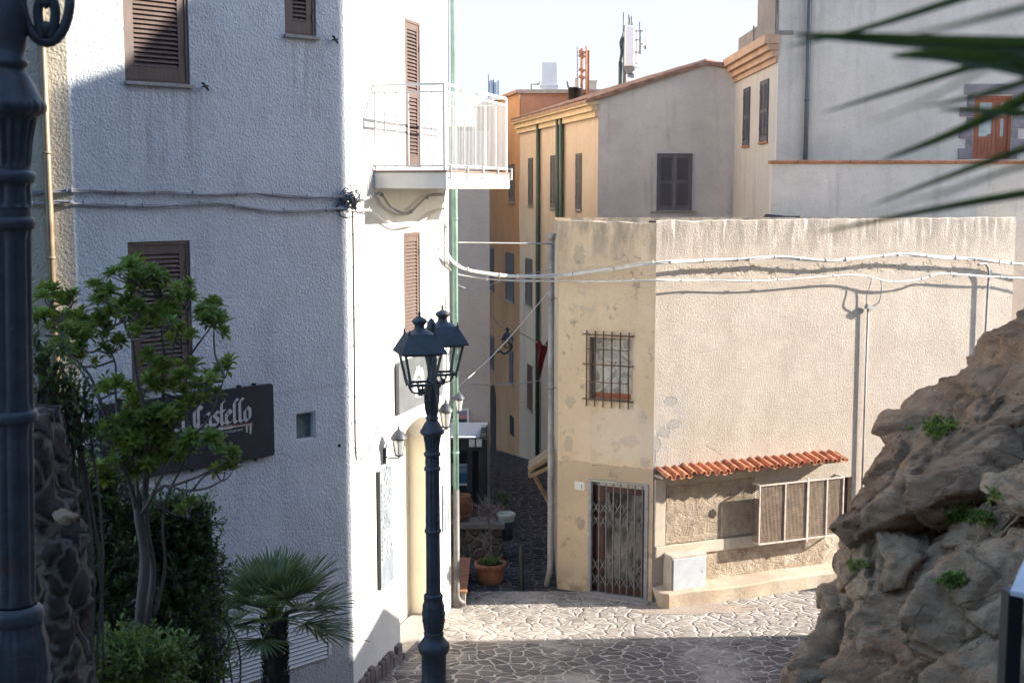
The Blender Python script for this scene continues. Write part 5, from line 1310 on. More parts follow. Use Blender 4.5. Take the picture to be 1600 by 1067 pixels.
panel(992, 996.5, 45, 100, YC + .3); panel(1005, 1012, 44, 73, YC - .1)
g = G(); seg(g, 983, 41, 24, .035, YC - .35); seg(g, 987.5, 41, 26, .035, YC - .35); seg(g, 1000, 85, 35, .03, YC)
for y in (49, 63, 82): g.bar(ap(990, y, YC), ap(1000, y, YC), .04)
for y in (49, 69): g.bar(ap(1000, y, YC), ap(1006, y, YC), .04)
g.tube([ap(1008.5, 73, YC - .1), ap(1008.5, 78, YC - .1)], [.08, .02], 6)
for x, y in ((979, 107), (984, 107), (989, 108), (981, 113), (986, 114), (983, 118), (988, 119)): g.obox(ap(x, y, YC - .3), (.10, .12, .14), (0, 0, 0))
g.bar(ap(977, 105, YC - .2), ap(998, 106, YC), .06)
g.build('bracket', MT['greymetal'], CT, Matrix.Identity(4))
YD = 70
FM = thing('far_mast', 'small distant antenna cluster above the balcony rail', 'antenna mast', ap(770, 150, YD))
g = G(); seg(g, 764, 165, 117, .04, YD); seg(g, 772, 165, 125, .06, YD); g.build('pole', MT['greymetal'], FM, Matrix.Identity(4))
g = G()
for x0, x1, y0, y1 in ((766, 770, 126, 148), (772, 776, 130, 150), (777, 780, 127, 150)): a = ap(x0, y1, YD); b = ap(x1, y0, YD); g.box(a.x, b.x, YD - .2, YD + .1, a.z, b.z)
g.build('panel_antenna', simple('blue_grey_panel', (.45, .52, .6), .6, 0, .1, 2), FM, Matrix.Identity(4))
# ------------------------------------------------------------------ ornate iron lamp posts
LP = atY(677, 900, 15.0)
def zl(py): return atY(677, py, 15.0).z
kp = (atY(777, 800, 15).x - atY(677, 800, 15).x) / 100
ZB = zg(LP.x, 15.0)
lampA = thing('lamp_post', 'ornate twin-lantern iron lamp post standing in the middle of the square', 'lamp post', (LP.x, 15.0, ZB), 0, 'ornate iron lamp posts')
def prof(pts): return [(r * kp, zl(y) - ZB) for r, y in pts]
def flute(n, dep, z0, z1):
    def f(a, z):
        if z0 <= z <= z1:
            c = .5 + .5 * math.cos(a * n); return 1 - dep * (1 - (c ** .5))
        return 1
    return f
zz = lambda y: zl(y) - ZB
def seg_lathe(name, pts, fn=None, n=72, sub=1, mat='lamp'):
    P = prof(pts)
    if sub > 1:
        Q = []
        for (a, b), (c, d) in zip(P[:-1], P[1:]):
            for i in range(sub): Q.append((a + (c - a) * i / sub, b + (d - b) * i / sub))
        Q.append(P[-1]); P = Q
    g = G(); g.lathe(P, n=n, fn=fn); return g.build(name, MT[mat], lampA)
yb = 295 + (H - ZB) / 15 * 2000 / 1.0
g = G(); g.lathe([(.24, -.1), (.24, .06), (.21, .08), (.20, .12)] + prof([(20, 1062), (19.4, 1022), (23, 1018), (25, 1012), (25, 1006), (21, 1002), (16.5, 996), (15, 992), (16, 988), (14, 985)]), n=48)
g.build('base', MT['lamp'], lampA)
def leafy(a, z):
    f = (z - zz(985)) / (zz(935) - zz(985)); return 1 + .05 * abs(math.cos(a * 6 + (1 if abs(math.cos(a * 6)) > 9 else 0))) ** .5 - .05 * (abs(math.sin(a * 12 + f * 0)) ** 3) + .03 * math.sin(f * 26) * abs(math.cos(a * 6))
seg_lathe('leaf_bulb', [(14, 985), (15.5, 979), (17.3, 966), (17.4, 955), (16, 944), (14.3, 937), (14, 935)], leafy, 96, 4)
seg_lathe('ring', [(14, 935), (15.2, 933), (15.2, 929), (13, 927), (12, 926)], None, 40)
fl = flute(10, .13, zz(923), zz(712))
for a, b in ((925, 832), (826, 735), (724, 712)):
    m0, m1 = a - 5, b + 5
    if a - b < 20: m0, m1 = a - 2, b + 2
    f_ = flute(10, .12, zz(m0), zz(m1))
    seg_lathe('shaft', [(11.6, a), (11.4, m0), (11.4, m0 - .8), (11.0, m1 + .8), (11.0, m1), (11.2, b)], f_, 120)
for y in (829, 732, 709): seg_lathe('ring', [(11.2, y + 3.2), (13, y + 2.2), (13.2, y), (13, y - 2.2), (11, y - 3.5)], None, 40)
seg_lathe('shaft', [(11.2, 728.6), (11, 724)], None, 40)
seg_lathe('capital', [(10.8, 706), (11, 703), (12, 692), (13.8, 682), (15, 679)], flute(18, .13, zz(704), zz(681)), 144, 3)
seg_lathe('collar', [(15, 679), (17.4, 677.5), (18.4, 675.5), (18.4, 673), (17, 671)], lambda a, z: 1 + .03 * abs(math.sin(a * 10)), 120)
seg_lathe('neck', [(17, 671), (15.5, 668), (12, 661), (9, 657), (8.6, 655.5), (10.2, 654.5), (10.2, 652), (8.6, 651), (9.8, 643), (10.6, 636), (10, 628), (8, 619), (6.8, 609), (6.4, 596)], None, 40)
seg_lathe('pinecone', [(6.4, 596), (8, 594), (8, 590), (6.4, 588), (6.6, 580), (7.8, 572), (8.4, 562), (7.6, 552), (5.6, 545), (4.6, 541), (5.2, 537), (4.4, 532), (3.6, 526), (3.2, 522), (5, 518), (6.6, 512), (6.2, 505), (4, 500), (1, 497), (0, 496.5)], lambda a, z: 1 + .06 * math.sin(a * 8 + z * 60) * (1 if zz(580) < z < zz(545) or z > zz(520) else 0), 48, 3)
def side(ang):
    """scroll bracket and lantern on one side"""
    rot = Matrix.Rotation(ang, 4, 'Z')
    W = WM[lampA.name] @ rot
    g = G(); zc = zz(674) + .42
    c0 = .145
    ring = [(c0 + .088 * math.cos(a), 0, zc + .175 * math.sin(a)) for a in [math.pi * 2 * i / 28 for i in range(29)]]
    g.tube(ring, .020, 8)
    g.tube(spline([(.21, 0, zc + .06), (.25, 0, zz(609)), (.30, 0, zz(603)), (.34, 0, zz(606))], 5), .018, 8)
    g.tube(spline([(.13, 0, zc - .16), (.115, 0, zc - .06), (.13, 0, zc + .03), (.105, 0, zc + .13)], 5), .02, 8)
    g.tube(spline([(.16, 0, zc - .16), (.18, 0, zc - .06), (.16, 0, zc + .03), (.185, 0, zc + .12)], 5), .02, 8)
    for q in ((.145, .10), (.145, -.12), (.145, -.02)): g.lathe([(0, -.03), (.024, -.015), (.026, .01), (0, .03)], (q[0], 0), 8, z0=zc + q[1])
    g.tube([(.28, 0, zz(610)), (.34, 0, zz(606)), (.43, 0, zz(606))], .016, 8)
    g.build('bracket', MT['lamp'], lampA, W)
    # lantern (square, rotated on its yoke)
    WL = W @ Matrix.Translation((.43, 0, zz(606))) @ Matrix.Rotation(R(-90) - ang + R(106) , 4, 'Z')
    s0, s1, h0, h1 = .135, .205, .115, .475
    g = G()
    for sx, sy in ((1, 1), (1, -1), (-1, 1), (-1, -1)):
        g.bar((sx * s0, sy * s0, h0), (sx * s1, sy * s1, h1), .022)
        g.tube([(sx * s0, sy * s0, h0), (sx * s0, sy * s0, h0 - .05)], [.012, .004], 6)
    for k in range(4):
        a = [(1, 1), (1, -1), (-1, -1), (-1, 1)][k]; b = [(1, 1), (1, -1), (-1, -1), (-1, 1)][(k + 1) % 4]
        g.bar((a[0] * s0, a[1] * s0, h0), (b[0] * s0, b[1] * s0, h0), .02, .03); g.bar((a[0] * s1, a[1] * s1, h1 - .01), (b[0] * s1, b[1] * s1, h1 - .01), .02)
    for sgn in (1, -1): g.tube(spline([(sgn * s0, sgn * s0 * .0, h0), (sgn * s0 * .9, 0, h0 - .05), (sgn * s0 * .6, 0, .015), (0, 0, 0)], 5), .011, 6); g.tube(spline([(0, sgn * s0, h0), (0, sgn * s0 * .9, h0 - .05), (0, sgn * s0 * .6, .015), (0, 0, 0)], 5), .011, 6)
    g.lathe([(0, -.03), (.03, -.02), (.03, .02), (.015, .05), (0, .06)], n=10)
    ln = g.build('lantern', MT['lamp'], lampA, WL)
    g = G(); e = .265; tp = .15; hh = h1 + .225
    v = [(-e, -e, h1), (e, -e, h1), (e, e, h1), (-e, e, h1), (-e, -e, h1 + .015), (e, -e, h1 + .015), (e, e, h1 + .015), (-e, e, h1 + .015), (-tp, -tp, hh), (tp, -tp, hh), (tp, tp, hh), (-tp, tp, hh)]
    f_ = [(3, 2, 1, 0)]
    for k in range(4): j = (k + 1) % 4; f_ += [(k, j, j + 4, k + 4), (k + 4, j + 4, j + 8, k + 8)]
    f_.append((8, 9, 10, 11)); g.add(v, f_)
    for sx, sy in ((1, 1), (1, -1), (-1, 1), (-1, -1)):
        g.tube([(sx * tp, sy * tp, hh - .01), (sx * tp, sy * tp, hh + .05)], [.016, .004], 6)
    g.lathe([(.15, 0), (.125, .02), (.08, .035), (.06, .055), (.055, .09), (.075, .11), (.085, .125), (.088, .14), (.07, .165), (.03, .185), (.015, .195), (.014, .21), (.020, .22), (.006, .25), (0, .26)], n=24, z0=hh)
    g.build('roof', MT['lamp'], ln)
    g = G(); q0, q1 = s0 - .004, s1 - .004
    for k in range(4):
        a = [(1, 1), (1, -1), (-1, -1), (-1, 1)][k]; b = [(1, 1), (1, -1), (-1, -1), (-1, 1)][(k + 1) % 4]
        g.add([(a[0] * q0, a[1] * q0, h0 + .02), (b[0] * q0, b[1] * q0, h0 + .02), (b[0] * q1, b[1] * q1, h1), (a[0] * q1, a[1] * q1, h1)], [(0, 1, 2, 3)])
    g.build('glass', MT['glass'], ln)
aF = math.atan2(-.42, -.11)
side(aF); side(aF + math.pi)
# the nearer post at the left edge of the view: same casting
DL = 5.0
pl = atY(11, 165, DL)
lampB = dup(lampA, (0, 0, 0), label='nearest iron lamp post rising along the left edge beside the stone pillar')
RB_ = Matrix.Rotation(.034, 4, 'Y') @ Matrix.Rotation(R(12) - aF - math.pi, 4, 'Z')   # the post leans a little
lampB.rotation_euler = RB_.to_euler(); lampB.location = pl - RB_ @ Vector((0, 0, zz(674)))
# ------------------------------------------------------------------ vegetation
def leafmat(name, c1, c2, rough=.42, tr=.3, sc=5):
    t = NT(name)
    col = t.ramp(t.noise(sc, 4, .6), [(.3, c1), (.7, c2)])
    wv = t.noise(60, 2); col = t.mix(.25, col, t.ramp(wv, [(.3, .6), (.7, 1.0)]), 'MULTIPLY')
    t.b.inputs['Subsurface Weight'].default_value = 0
    m_ = t.done(col, rough, None, 0, .45)
    tl = t.n('ShaderNodeBsdfTranslucent'); t.l(t.mix(.5, col, (.22, .32, .04)), tl.inputs[0]); mx = t.n('ShaderNodeMixShader'); mx.inputs[0].default_value = tr
    t.l(t.b.outputs[0], mx.inputs[1]); t.l(tl.outputs[0], mx.inputs[2]); t.l(mx.outputs[0], [q for q in t.t.nodes if q.type == 'OUTPUT_MATERIAL'][0].inputs[0])
    return m_
MT['leaf'] = leafmat('glossy_green_leaf', (.10, .17, .030), (.22, .30, .050), .40)
MT['leafy'] = leafmat('young_green_leaf', (.22, .29, .045), (.34, .41, .08), .42)
MT['leafd'] = leafmat('small_dark_leaf', (.032, .056, .024), (.075, .11, .044), .5)
MT['palm'] = leafmat('palm_blade', (.11, .15, .07), (.21, .26, .13), .5)
MT['palmd'] = leafmat('dark_palm_blade', (.028, .048, .026), (.055, .085, .042), .5)
MT['dry'] = simple('dry_twigs', (.21, .17, .15), .9, 0, .3, 9)
def bark(name, c):
    t = NT(name); n_ = t.noise(5, 7, .7, v=t.mapv((3, 3, .5)))
    return t.done(t.ramp(n_, [(.3, tuple(q * .5 for q in c)), (.7, c)]), .9, t.bump(n_, .7, .02))
MT['bark'] = bark('grey_brown_bark', (.19, .155, .125))
class LV:
    """collects many leaf blades into one mesh"""
    def __init__(s, rnd): s.g = G(); s.r = rnd
    def leaf(s, p, d, up, L, W, m=0, fold=.25, curl=.15):
        d = d.normalized(); x = d.cross(up)
        if x.length < 1e-4: x = d.orthogonal()
        x.normalize(); n = x.cross(d)
        b = len(s.g.v); p = Vector(p)
        q = [p, p + d * L * .45 + x * W * .46 + n * W * fold, p + d * L * .45, p + d * L * .45 - x * W * .46 + n * W * fold,
             p + d * L * .80 + x * W * .36 + n * (W * fold * .7 - L * curl * .4), p + d * L * .8 - n * L * curl * .4, p + d * L * .80 - x * W * .36 + n * (W * fold * .7 - L * curl * .4), p + d * L - n * L * curl]
        s.g.v.extend([tuple(v) for v in q])
        for f in ((0, 2, 1), (0, 3, 2), (1, 2, 5, 4), (2, 3, 6, 5), (4, 5, 7), (5, 6, 7)):
            s.g.f.append(tuple(i + b for i in f)); s.g.m.append(m); s.g.s.append(False)
    def rosette(s, p, axis, L, n, m=0, W=.34):
        axis = axis.normalized(); a = axis.orthogonal().normalized(); b = axis.cross(a); ph = s.r.random() * 6.28
        for i in range(n):
            t = i * 2.4 + ph; el = .25 + .85 * (i / n) + s.r.uniform(-.12, .12)
            d = (a * math.cos(t) + b * math.sin(t)) * math.cos(el) + axis * math.sin(el)
            s.leaf(p + axis * (.018 * i / n), d, axis + Vector((0, 0, .3)), L * s.r.uniform(.75, 1.15) * (1 - .25 * i / n), L * W, m if s.r.random() > .12 else 1 - m if m < 2 else m)
# --- the small tree in front of the white house
YT0 = 10.0
rnd = random.Random(42)
def tp(px, py, dy=0.0): return atY(px, py, YT0 + dy)
base = tp(214, 1085); base.z = zg(base.x, YT0)
TR = thing('small_tree', 'small multi-stemmed evergreen tree with leaf rosettes before the black sign', 'tree', base)
limbs = {
 'T': ([(212, 1110, 0), (216, 1020, 0), (224, 940, 0), (225, 870, .0), (218, 810, 0), (212, 775, 0)], .072, .05),
 'T2': ([(222, 1110, .05), (232, 1000, .06), (236, 900, .06), (230, 830, .03), (226, 780, 0)], .045, .03),
 'A': ([(214, 800, 0), (196, 745, -.1), (176, 690, -.2), (160, 640, -.3), (140, 585, -.35), (118, 545, -.4), (92, 505, -.4)], .034, .009),
 'A2': ([(165, 655, -.3), (150, 620, -.25), (120, 570, -.2), (70, 525, -.1)], .016, .006),
 'B': ([(212, 790, 0), (206, 730, .1), (192, 670, .2), (182, 615, .25), (176, 565, .3), (160, 520, .3)], .028, .008),
 'C': ([(218, 800, 0), (224, 730, -.1), (222, 660, -.2), (220, 580, -.25), (205, 535, -.3), (194, 500, -.3), (208, 455, -.3), (216, 430, -.3)], .034, .008),
 'D': ([(224, 790, 0), (238, 710, .1), (250, 640, .15), (256, 572, .2), (290, 566, .2), (318, 540, .25), (336, 505, .25)], .036, .008),
 'D2': ([(256, 572, .2), (252, 530, .1), (246, 490, 0), (250, 455, 0)], .018, .006),
 'D3': ([(262, 570, .2), (270, 525, .3), (284, 490, .35), (290, 470, .35)], .014, .005),
 'E': ([(226, 800, 0), (252, 762, -.2), (290, 768, -.35), (330, 745, -.4), (356, 716, -.4)], .024, .007),
 'E2': ([(240, 775, -.1), (258, 720, -.2), (290, 690, -.3), (325, 660, -.3), (345, 610, -.3), (351, 585, -.3)], .02, .006),
 'F': ([(238, 960, .1), (246, 890, .1), (250, 820, .05), (264, 770, 0), (300, 690, 0)], .026, .01),
}
g = G(); nodes = []
for k, (pts, r0, r1) in limbs.items():
    sp = spline([tp(*p) + Vector((rnd.gauss(0, .025), rnd.gauss(0, .03), 0)) for p in pts], 6); n = len(sp)
    g.tube(sp, [(.70 if k in ('T', 'T2') else .62) * (r0 + (r1 - r0) * i / (n - 1)) for i in range(n)], 8)
    if k not in ('T', 'T2', 'F'): nodes += sp[2:]
clus = [(216, 431, 48, 20), (250, 455, 44, 22), (287, 471, 26, 16), (334, 498, 32, 24), (351, 579, 14, 14), (78, 468, 24, 14), (111, 468, 14, 14), (61, 488, 14, 14), (88, 505, 27, 17), (115, 515, 24, 20), (152, 495, 30, 22), (162, 461, 18, 18), (182, 481, 18, 18), (202, 491, 18, 18), (229, 491, 27, 18), (91, 542, 20, 16), (125, 562, 22, 13), (131, 538, 16, 14), (175, 540, 20, 16), (216, 515, 16, 13), (283, 525, 22, 14), (266, 497, 24, 14), (240, 560, 16, 10), (290, 582, 20, 13), (322, 600, 18, 12), (300, 617, 34, 16), (222, 616, 22, 16), (254, 590, 24, 20), (178, 602, 16, 16), (160, 672, 20, 16), (189, 683, 36, 26), (229, 668, 40, 28), (270, 660, 34, 26), (256, 702, 46, 22), (292, 690, 20, 16), (330, 690, 16, 12), (352, 712, 20, 14), (216, 722, 42, 20), (348, 740, 16, 8), (280, 640, 18, 12), (294, 799, 14, 12), (170, 735, 24, 18), (205, 640, 18, 14)]
L = LV(rnd)
for cx, cy, rx, ry in clus:
    dy0 = rnd.uniform(-.38, .38); c = tp(cx, cy, dy0)
    q = min(nodes, key=lambda v: (v - c).length + (.4 if v.z > c.z else 0))
    mid = (q + c) / 2 + Vector((rnd.gauss(0, .04), rnd.gauss(0, .06), -.06))
    br = spline([q, mid, c + Vector((0, 0, -.05))], 5); g.tube(br, [.011 - .006 * i / (len(br) - 1) for i in range(len(br))], 5, cap=False)
    n = max(4, int(rx * ry * 3.14 / 135))
    for i in range(n):
        while True:
            a, b, e = rnd.uniform(-1, 1), rnd.uniform(-1, 1), rnd.uniform(-1, 1)
            if a * a + b * b + e * e < 1: break
        p = tp(cx + a * rx * 1.08, cy + b * ry * 1.1, dy0 + e * .26)
        g.tube([c + (p - c) * .1 + Vector((0, 0, -.06)), c + (p - c) * .6 + Vector((0, 0, -.04)), p], [.006, .005, .004], 4, cap=False)
        ax = (p - c) * 3.0 + Vector((rnd.gauss(0, .25), rnd.gauss(0, .25) - .1, .8))
        L.rosette(p, ax, rnd.uniform(.080, .125), rnd.randint(13, 18), 1 if rnd.random() < .34 else 0)
g.build('trunk', MT['bark'], TR, Matrix.Identity(4))
L.g.build('crown', [MT['leaf'], MT['leafy']], TR, Matrix.Identity(4))
# --- small-leaved shrubs
def shrub(name, label, blobs, dens, seed, mat='leafd', leafL=.055, group=None, cat='shrub', stems=9):
    rnd = random.Random(seed)
    c0 = atY(blobs[0][0], blobs[0][1], blobs[0][4]); b0 = Vector((c0.x, c0.y, zg(c0.x, c0.y)))
    o = thing(name, label, cat, b0, 0, 'shrubs in the shaded garden on the left')
    L = LV(rnd); g = G()
    for px, py, rx, ry, Y in blobs:
        c = atY(px, py, Y); sx = rx * Y / F; sz = ry * Y / F; sy = min(sx, .9) * .9
        for i in range(int(dens * rx * ry / 330)):
            while True:
                v = Vector((rnd.uniform(-1, 1), rnd.uniform(-1, 1), rnd.uniform(-1, 1)))
                if .25 < v.length < 1: break
            v = v * (.9 + .25 * noise.noise(v * 2.3 + Vector((seed, 0, 0))))
            k = c + Vector((v.x * sx, v.y * sy, v.z * sz))
            tw = Vector((v.x + rnd.gauss(0, .4), v.y + rnd.gauss(0, .4), v.z + .5 + rnd.gauss(0, .3))).normalized()
            ln = rnd.uniform(.10, .24)
            g.tube([k - tw * .05, k + tw * ln], [.004, .002], 3, cap=False)
            for j in range(9):
                q = k + tw * ln * j / 8; d = Vector((rnd.gauss(0, 1), rnd.gauss(0, 1), rnd.gauss(.3, .8))) + tw * .8
                L.leaf(q, d, Vector((0, 0, 1)), leafL * rnd.uniform(.7, 1.3), leafL * .5, 0 if rnd.random() > .15 else 1, .15, .1)
        for i in range(stems):
            e = c + Vector((rnd.uniform(-.7, .7) * sx, rnd.uniform(-.6, .6) * sy, rnd.uniform(-.2, .7) * sz)); b = Vector((c.x + rnd.gauss(0, .12), c.y + rnd.gauss(0, .1), min(zg(c.x, c.y), c.z - sz * .9)))
            g.tube(spline([b, (b + e) / 2 + Vector((rnd.gauss(0, .08), rnd.gauss(0, .08), .05)), e], 4), .010, 5, cap=False)
    g.build('branches', MT['bark'], o, Matrix.Identity(4))
    L.g.build('foliage', [MT[mat], MT['leaf']], o, Matrix.Identity(4)); return o
shrub('shrub', 'dense dark shrub low on the left between the stone pillar and the tree trunk', [(160, 830, 70, 95, 11.6), (150, 960, 80, 130, 11.2), (130, 770, 45, 50, 11.5)], 34, 4)
shrub('shrub', 'wide dark shrub behind the tree trunk in front of the white louvred doors', [(265, 880, 68, 80, 12.0), (270, 990, 72, 100, 11.6), (250, 820, 50, 45, 12.0), (318, 815, 16, 24, 12.1), (308, 900, 36, 52, 12.0), (290, 815, 34, 32, 12.1), (330, 960, 22, 34, 12.1)], 32, 5)
shrub('shrub', 'sparse light-stemmed shrub climbing above the stone pillar beside the near lamp post', [(80, 600, 26, 50, 9.0), (110, 690, 34, 36, 9.2), (118, 628, 24, 22, 9.2), (65, 560, 14, 24, 9.0), (95, 650, 30, 20, 9.1)], 17, 6, stems=5)
shrub('shrub', 'low leafy shrub at the bottom edge in front of the louvred doors', [(210, 1050, 90, 50, 9.6), (320, 1052, 36, 26, 11.8)], 26, 7, mat='leaf', leafL=.06)
# --- fan palm
YP = 13.6; pc = atY(428, 962, YP); pb = Vector((pc.x, pc.y, zg(pc.x, pc.y)))
PM = thing('fan_palm', 'small fan palm with shaggy trunk in front of white louvred doors', 'palm tree', pb)
rnd = random.Random(9); g = G()
tp_ = [(pb + (pc - pb) * (i / 8) + Vector((.02 * math.sin(i), 0, 0))) for i in range(9)]
g.tube(tp_, [.11, .11, .115, .12, .125, .125, .12, .10, .06], 12)
for i in range(420):
    h = rnd.random(); a = rnd.random() * 6.28; c = pb + (pc - pb) * h; r = .115
    p = c + Vector((r * math.cos(a), r * math.sin(a), 0)); e = p + Vector((math.cos(a) * .045, math.sin(a) * .045, rnd.uniform(.03, .10)))
    g.tube([p, e], [.012, .003], 4, cap=False)
g.build('trunk', bark('shaggy_palm_trunk', (.085, .062, .045)), PM, Matrix.Identity(4))
g = G(); gp = G()
def fan(org, d, petL, bl, nb, spread, droop, width=.020):
    d = d.normalized(); side_ = d.cross(Vector((0, 0, 1)))
    if side_.length < .05: side_ = Vector((1, 0, 0))
    side_.normalize(); nrm = side_.cross(d)
    tip = org + d * petL - Vector((0, 0, droop * petL * .3))
    gp.tube([org, org + d * petL * .5, tip], [.011, .008, .006], 5)
    for i in range(nb):
        a = (i / (nb - 1) - .5) * spread; ln = bl * (1 - .22 * abs(i / (nb - 1) - .5) * 2) * rnd.uniform(.9, 1.08)
        dd = d * math.cos(a) + side_ * math.sin(a) + nrm * (.12 * abs(math.sin(a * 1.0)) + rnd.gauss(0, .04))
        dd.normalize(); wv = dd.cross(nrm).normalized()
        b = len(g.v); P = []
        for j, (s, w_) in enumerate(((0, .25), (.35, 1.0), (.7, .75), (1, .03))):
            c = tip + dd * ln * s - Vector((0, 0, 1)) * (droop * ln * s * s * .35)
            P += [c - wv * width * w_ + nrm * width * .35, c - nrm * .0, c + wv * width * w_ + nrm * width * .35]
        g.v += [tuple(q) for q in P]
        for j in range(3):
            for k in range(2): q = b + j * 3 + k; g.f.append((q, q + 1, q + 4, q + 3)); g.m.append(0); g.s.append(False)
for i in range(30):
    az = i * 2.39996 + rnd.uniform(-.2, .2); el = R(-8 + 82 * ((i + .5) / 30) ** 1.0)
    fan(pc + Vector((0, 0, -.06 + .10 * i / 30)), Vector((math.cos(az) * math.cos(el), math.sin(az) * math.cos(el), math.sin(el))), rnd.uniform(.38, .50) * (1.08 - .3 * (i / 30)), rnd.uniform(.48, .58) * (1.05 if i < 20 else .85), 21, R(150), .30 if i < 12 else .14, .0165)
gp.build('petioles', MT['leafy'], PM, Matrix.Identity(4)); g.build('fronds', MT['palm'], PM, Matrix.Identity(4))
# --- palm frond hanging close to the camera at the upper right
NP = thing('near_palm', 'blurred dark green palm fronds hanging in the upper right foreground', 'palm tree', (2.6, 1.9, zg(2.6, 1.9)))
top = Vector((2.6, 1.9, H + 1.6))
g = G(); g.tube([(2.6, 1.9, zg(2.6, 1.9) - .1), (2.62, 1.9, 7.5), (2.6, 1.9, H + 1.5)], [.19, .16, .13], 14); g.build('trunk', bark('palm_trunk_bark', (.12, .09, .07)), NP, Matrix.Identity(4))
YN = 1.75
rach = spline([top, Vector((2.2, 1.85, H + 1.0)), atY(1900, -260, YN), atY(1800, 60, YN), atY(1760, 260, YN), atY(1740, 420, YN)], 8)
g = G(); g.tube(rach, [.02 - .015 * i / (len(rach) - 1) for i in range(len(rach))], 6); g.build('rachis', MT['palm'], NP, Matrix.Identity(4))
g = G()
def blade(pts, w0, Y0, Y1, twist=.5):
    """leaflet through picture points, widths in pixels at its depth"""
    n = len(pts); P = []
    sp = spline([Vector((p[0], p[1], 0)) for p in pts], 5); m_ = len(sp); b = len(g.v)
    for i, p in enumerate(sp):
        s = i / (m_ - 1); Y = Y0 + (Y1 - Y0) * s
        wpx = .9 * w0 * (1 - s ** 2.2) ** .8 * (.55 + .45 * min(1, s * 3)) + .6
        t_ = (sp[min(i + 1, m_ - 1)] - sp[max(i - 1, 0)]).normalized(); nrm = Vector((-t_.y, t_.x, 0))
        a = p + nrm * wpx / 2; c = p - nrm * wpx / 2
        g.v += [tuple(atY(a.x, a.y, Y + wpx * .0006)), tuple(atY(p.x, p.y, Y + wpx * .0012)), tuple(atY(c.x, c.y, Y - wpx * .0004))]
    for i in range(m_ - 1):
        for k in range(2): q = b + i * 3 + k; g.f.append((q, q + 1, q + 4, q + 3)); g.m.append(0); g.s.append(False)
blade([(1830, -95), (1700, -62), (1550, -28), (1400, 30), (1220, 84)][:0] or [(1830, -110), (1650, -50), (1480, 5), (1340, 48), (1225, 74)], 16, YN, 1.62)
blade([(1815, 70), (1650, 72), (1500, 68), (1350, 60), (1235, 54)], 34, YN, 1.6)
blade([(1815, 60), (1660, 105), (1560, 96), (1470, 86), (1390, 88)], 44, YN, 1.55)
blade([(1810, 10), (1690, 52), (1560, 92), (1430, 132), (1280, 178)], 17, YN, 1.66)
blade([(1790, 60), (1690, 108), (1590, 160), (1480, 212), (1375, 252)], 25, YN, 1.7)
blade([(1780, 165), (1680, 208), (1580, 240), (1470, 280), (1360, 322)], 15, YN, 1.58)
blade([(1765, 270), (1680, 290), (1560, 309), (1430, 333), (1270, 366)], 17, YN, 1.7)
blade([(1820, -60), (1720, -20), (1610, 10), (1500, 38), (1410, 58)], 15, 1.3, 1.1)
blade([(1800, 120), (1700, 170), (1620, 178), (1520, 172), (1465, 172)], 20, YN, 1.45)
blade([(1800, 200), (1690, 236), (1570, 268), (1480, 300), (1400, 318)], 9, 1.3, 1.1)
blade([(1810, 30), (1700, 84), (1600, 128), (1520, 152), (1440, 168)], 16, YN, 1.5)
blade([(1815, -20), (1700, 60), (1560, 100), (1440, 160), (1350, 196)], 8, 1.1, .95)
for k in range(26):                                   # leaflets of the far half of the frond, out of frame
    p = rach[min(len(rach) - 1, 8 + k)]; d = Vector((.8, rnd.uniform(-.2, .3), -.25 + .02 * k)).normalized(); w_ = Vector((0, 0, 1)) * .012
    b = len(g.v); q = p + d * .55
    g.v += [tuple(p), tuple(p + d * .25 + w_), tuple(p + d * .25 - w_), tuple(q)]; g.f += [(b, b + 1, b + 3, b + 2)]; g.m.append(0); g.s.append(False)
g.build('leaflets', MT['palmd'], NP, Matrix.Identity(4))
# --- dry little tree and greenery in the planter
rnd = random.Random(77)
c = onG(766, 909); g = G()
tb = Vector((c.x + .03, c.y, .36)); tt_ = atY(763, 808, c.y)
tk = spline([tb, tb + (tt_ - tb) * .5 + Vector((.015, 0, 0)), tt_], 5)
DT = thing('dry_tree', 'bare grey twiggy little tree growing in the terracotta planter', 'tree', tb)
g.tube(tk, [.022, .02, .02, .018, .018, .016, .016, .015, .015, .015, .014], 7)
g.build('trunk', MT['dry'], DT, Matrix.Identity(4)); g = G()
L = LV(rnd)
for i in range(120):
    d = Vector((rnd.gauss(0, 1), rnd.gauss(0, .8), rnd.gauss(.35, .75))).normalized(); ln = rnd.uniform(.18, .46) * (1.25 if d.x < -.3 else 1)
    p0 = tt_ + Vector((0, 0, rnd.uniform(-.02, .1))); p1 = p0 + d * ln * .5 + Vector((rnd.gauss(0, .04), rnd.gauss(0, .04), .02)); p2 = p0 + d * ln + Vector((rnd.gauss(0, .05), 0, rnd.gauss(.03, .04)))
    g.tube([p0, p1, p2], [.006, .004, .0015], 4, cap=False)
    for j in range(3):
        k = p0 + (p2 - p0) * rnd.uniform(.35, 1); e = Vector((rnd.gauss(0, 1), rnd.gauss(0, 1), rnd.gauss(0, 1))).normalized() * rnd.uniform(.06, .14)
        g.tube([k, k + e], [.0035, .001], 3, cap=False)
    if d.z > -.1 and abs(d.x) < .6:
        for j in range(3): L.leaf(p0 + (p2 - p0) * rnd.uniform(.5, .8), Vector((rnd.gauss(0, 1), rnd.gauss(0, 1), rnd.gauss(0, 1))), Vector((0, 0, 1)), .06, .04)
g.build('twigs', MT['dry'], DT, Matrix.Identity(4)); L.g.build('dry_leaves', simple('withered_leaf', (.24, .20, .17), .9, 0, .3, 7), DT, Matrix.Identity(4))
L = LV(rnd)
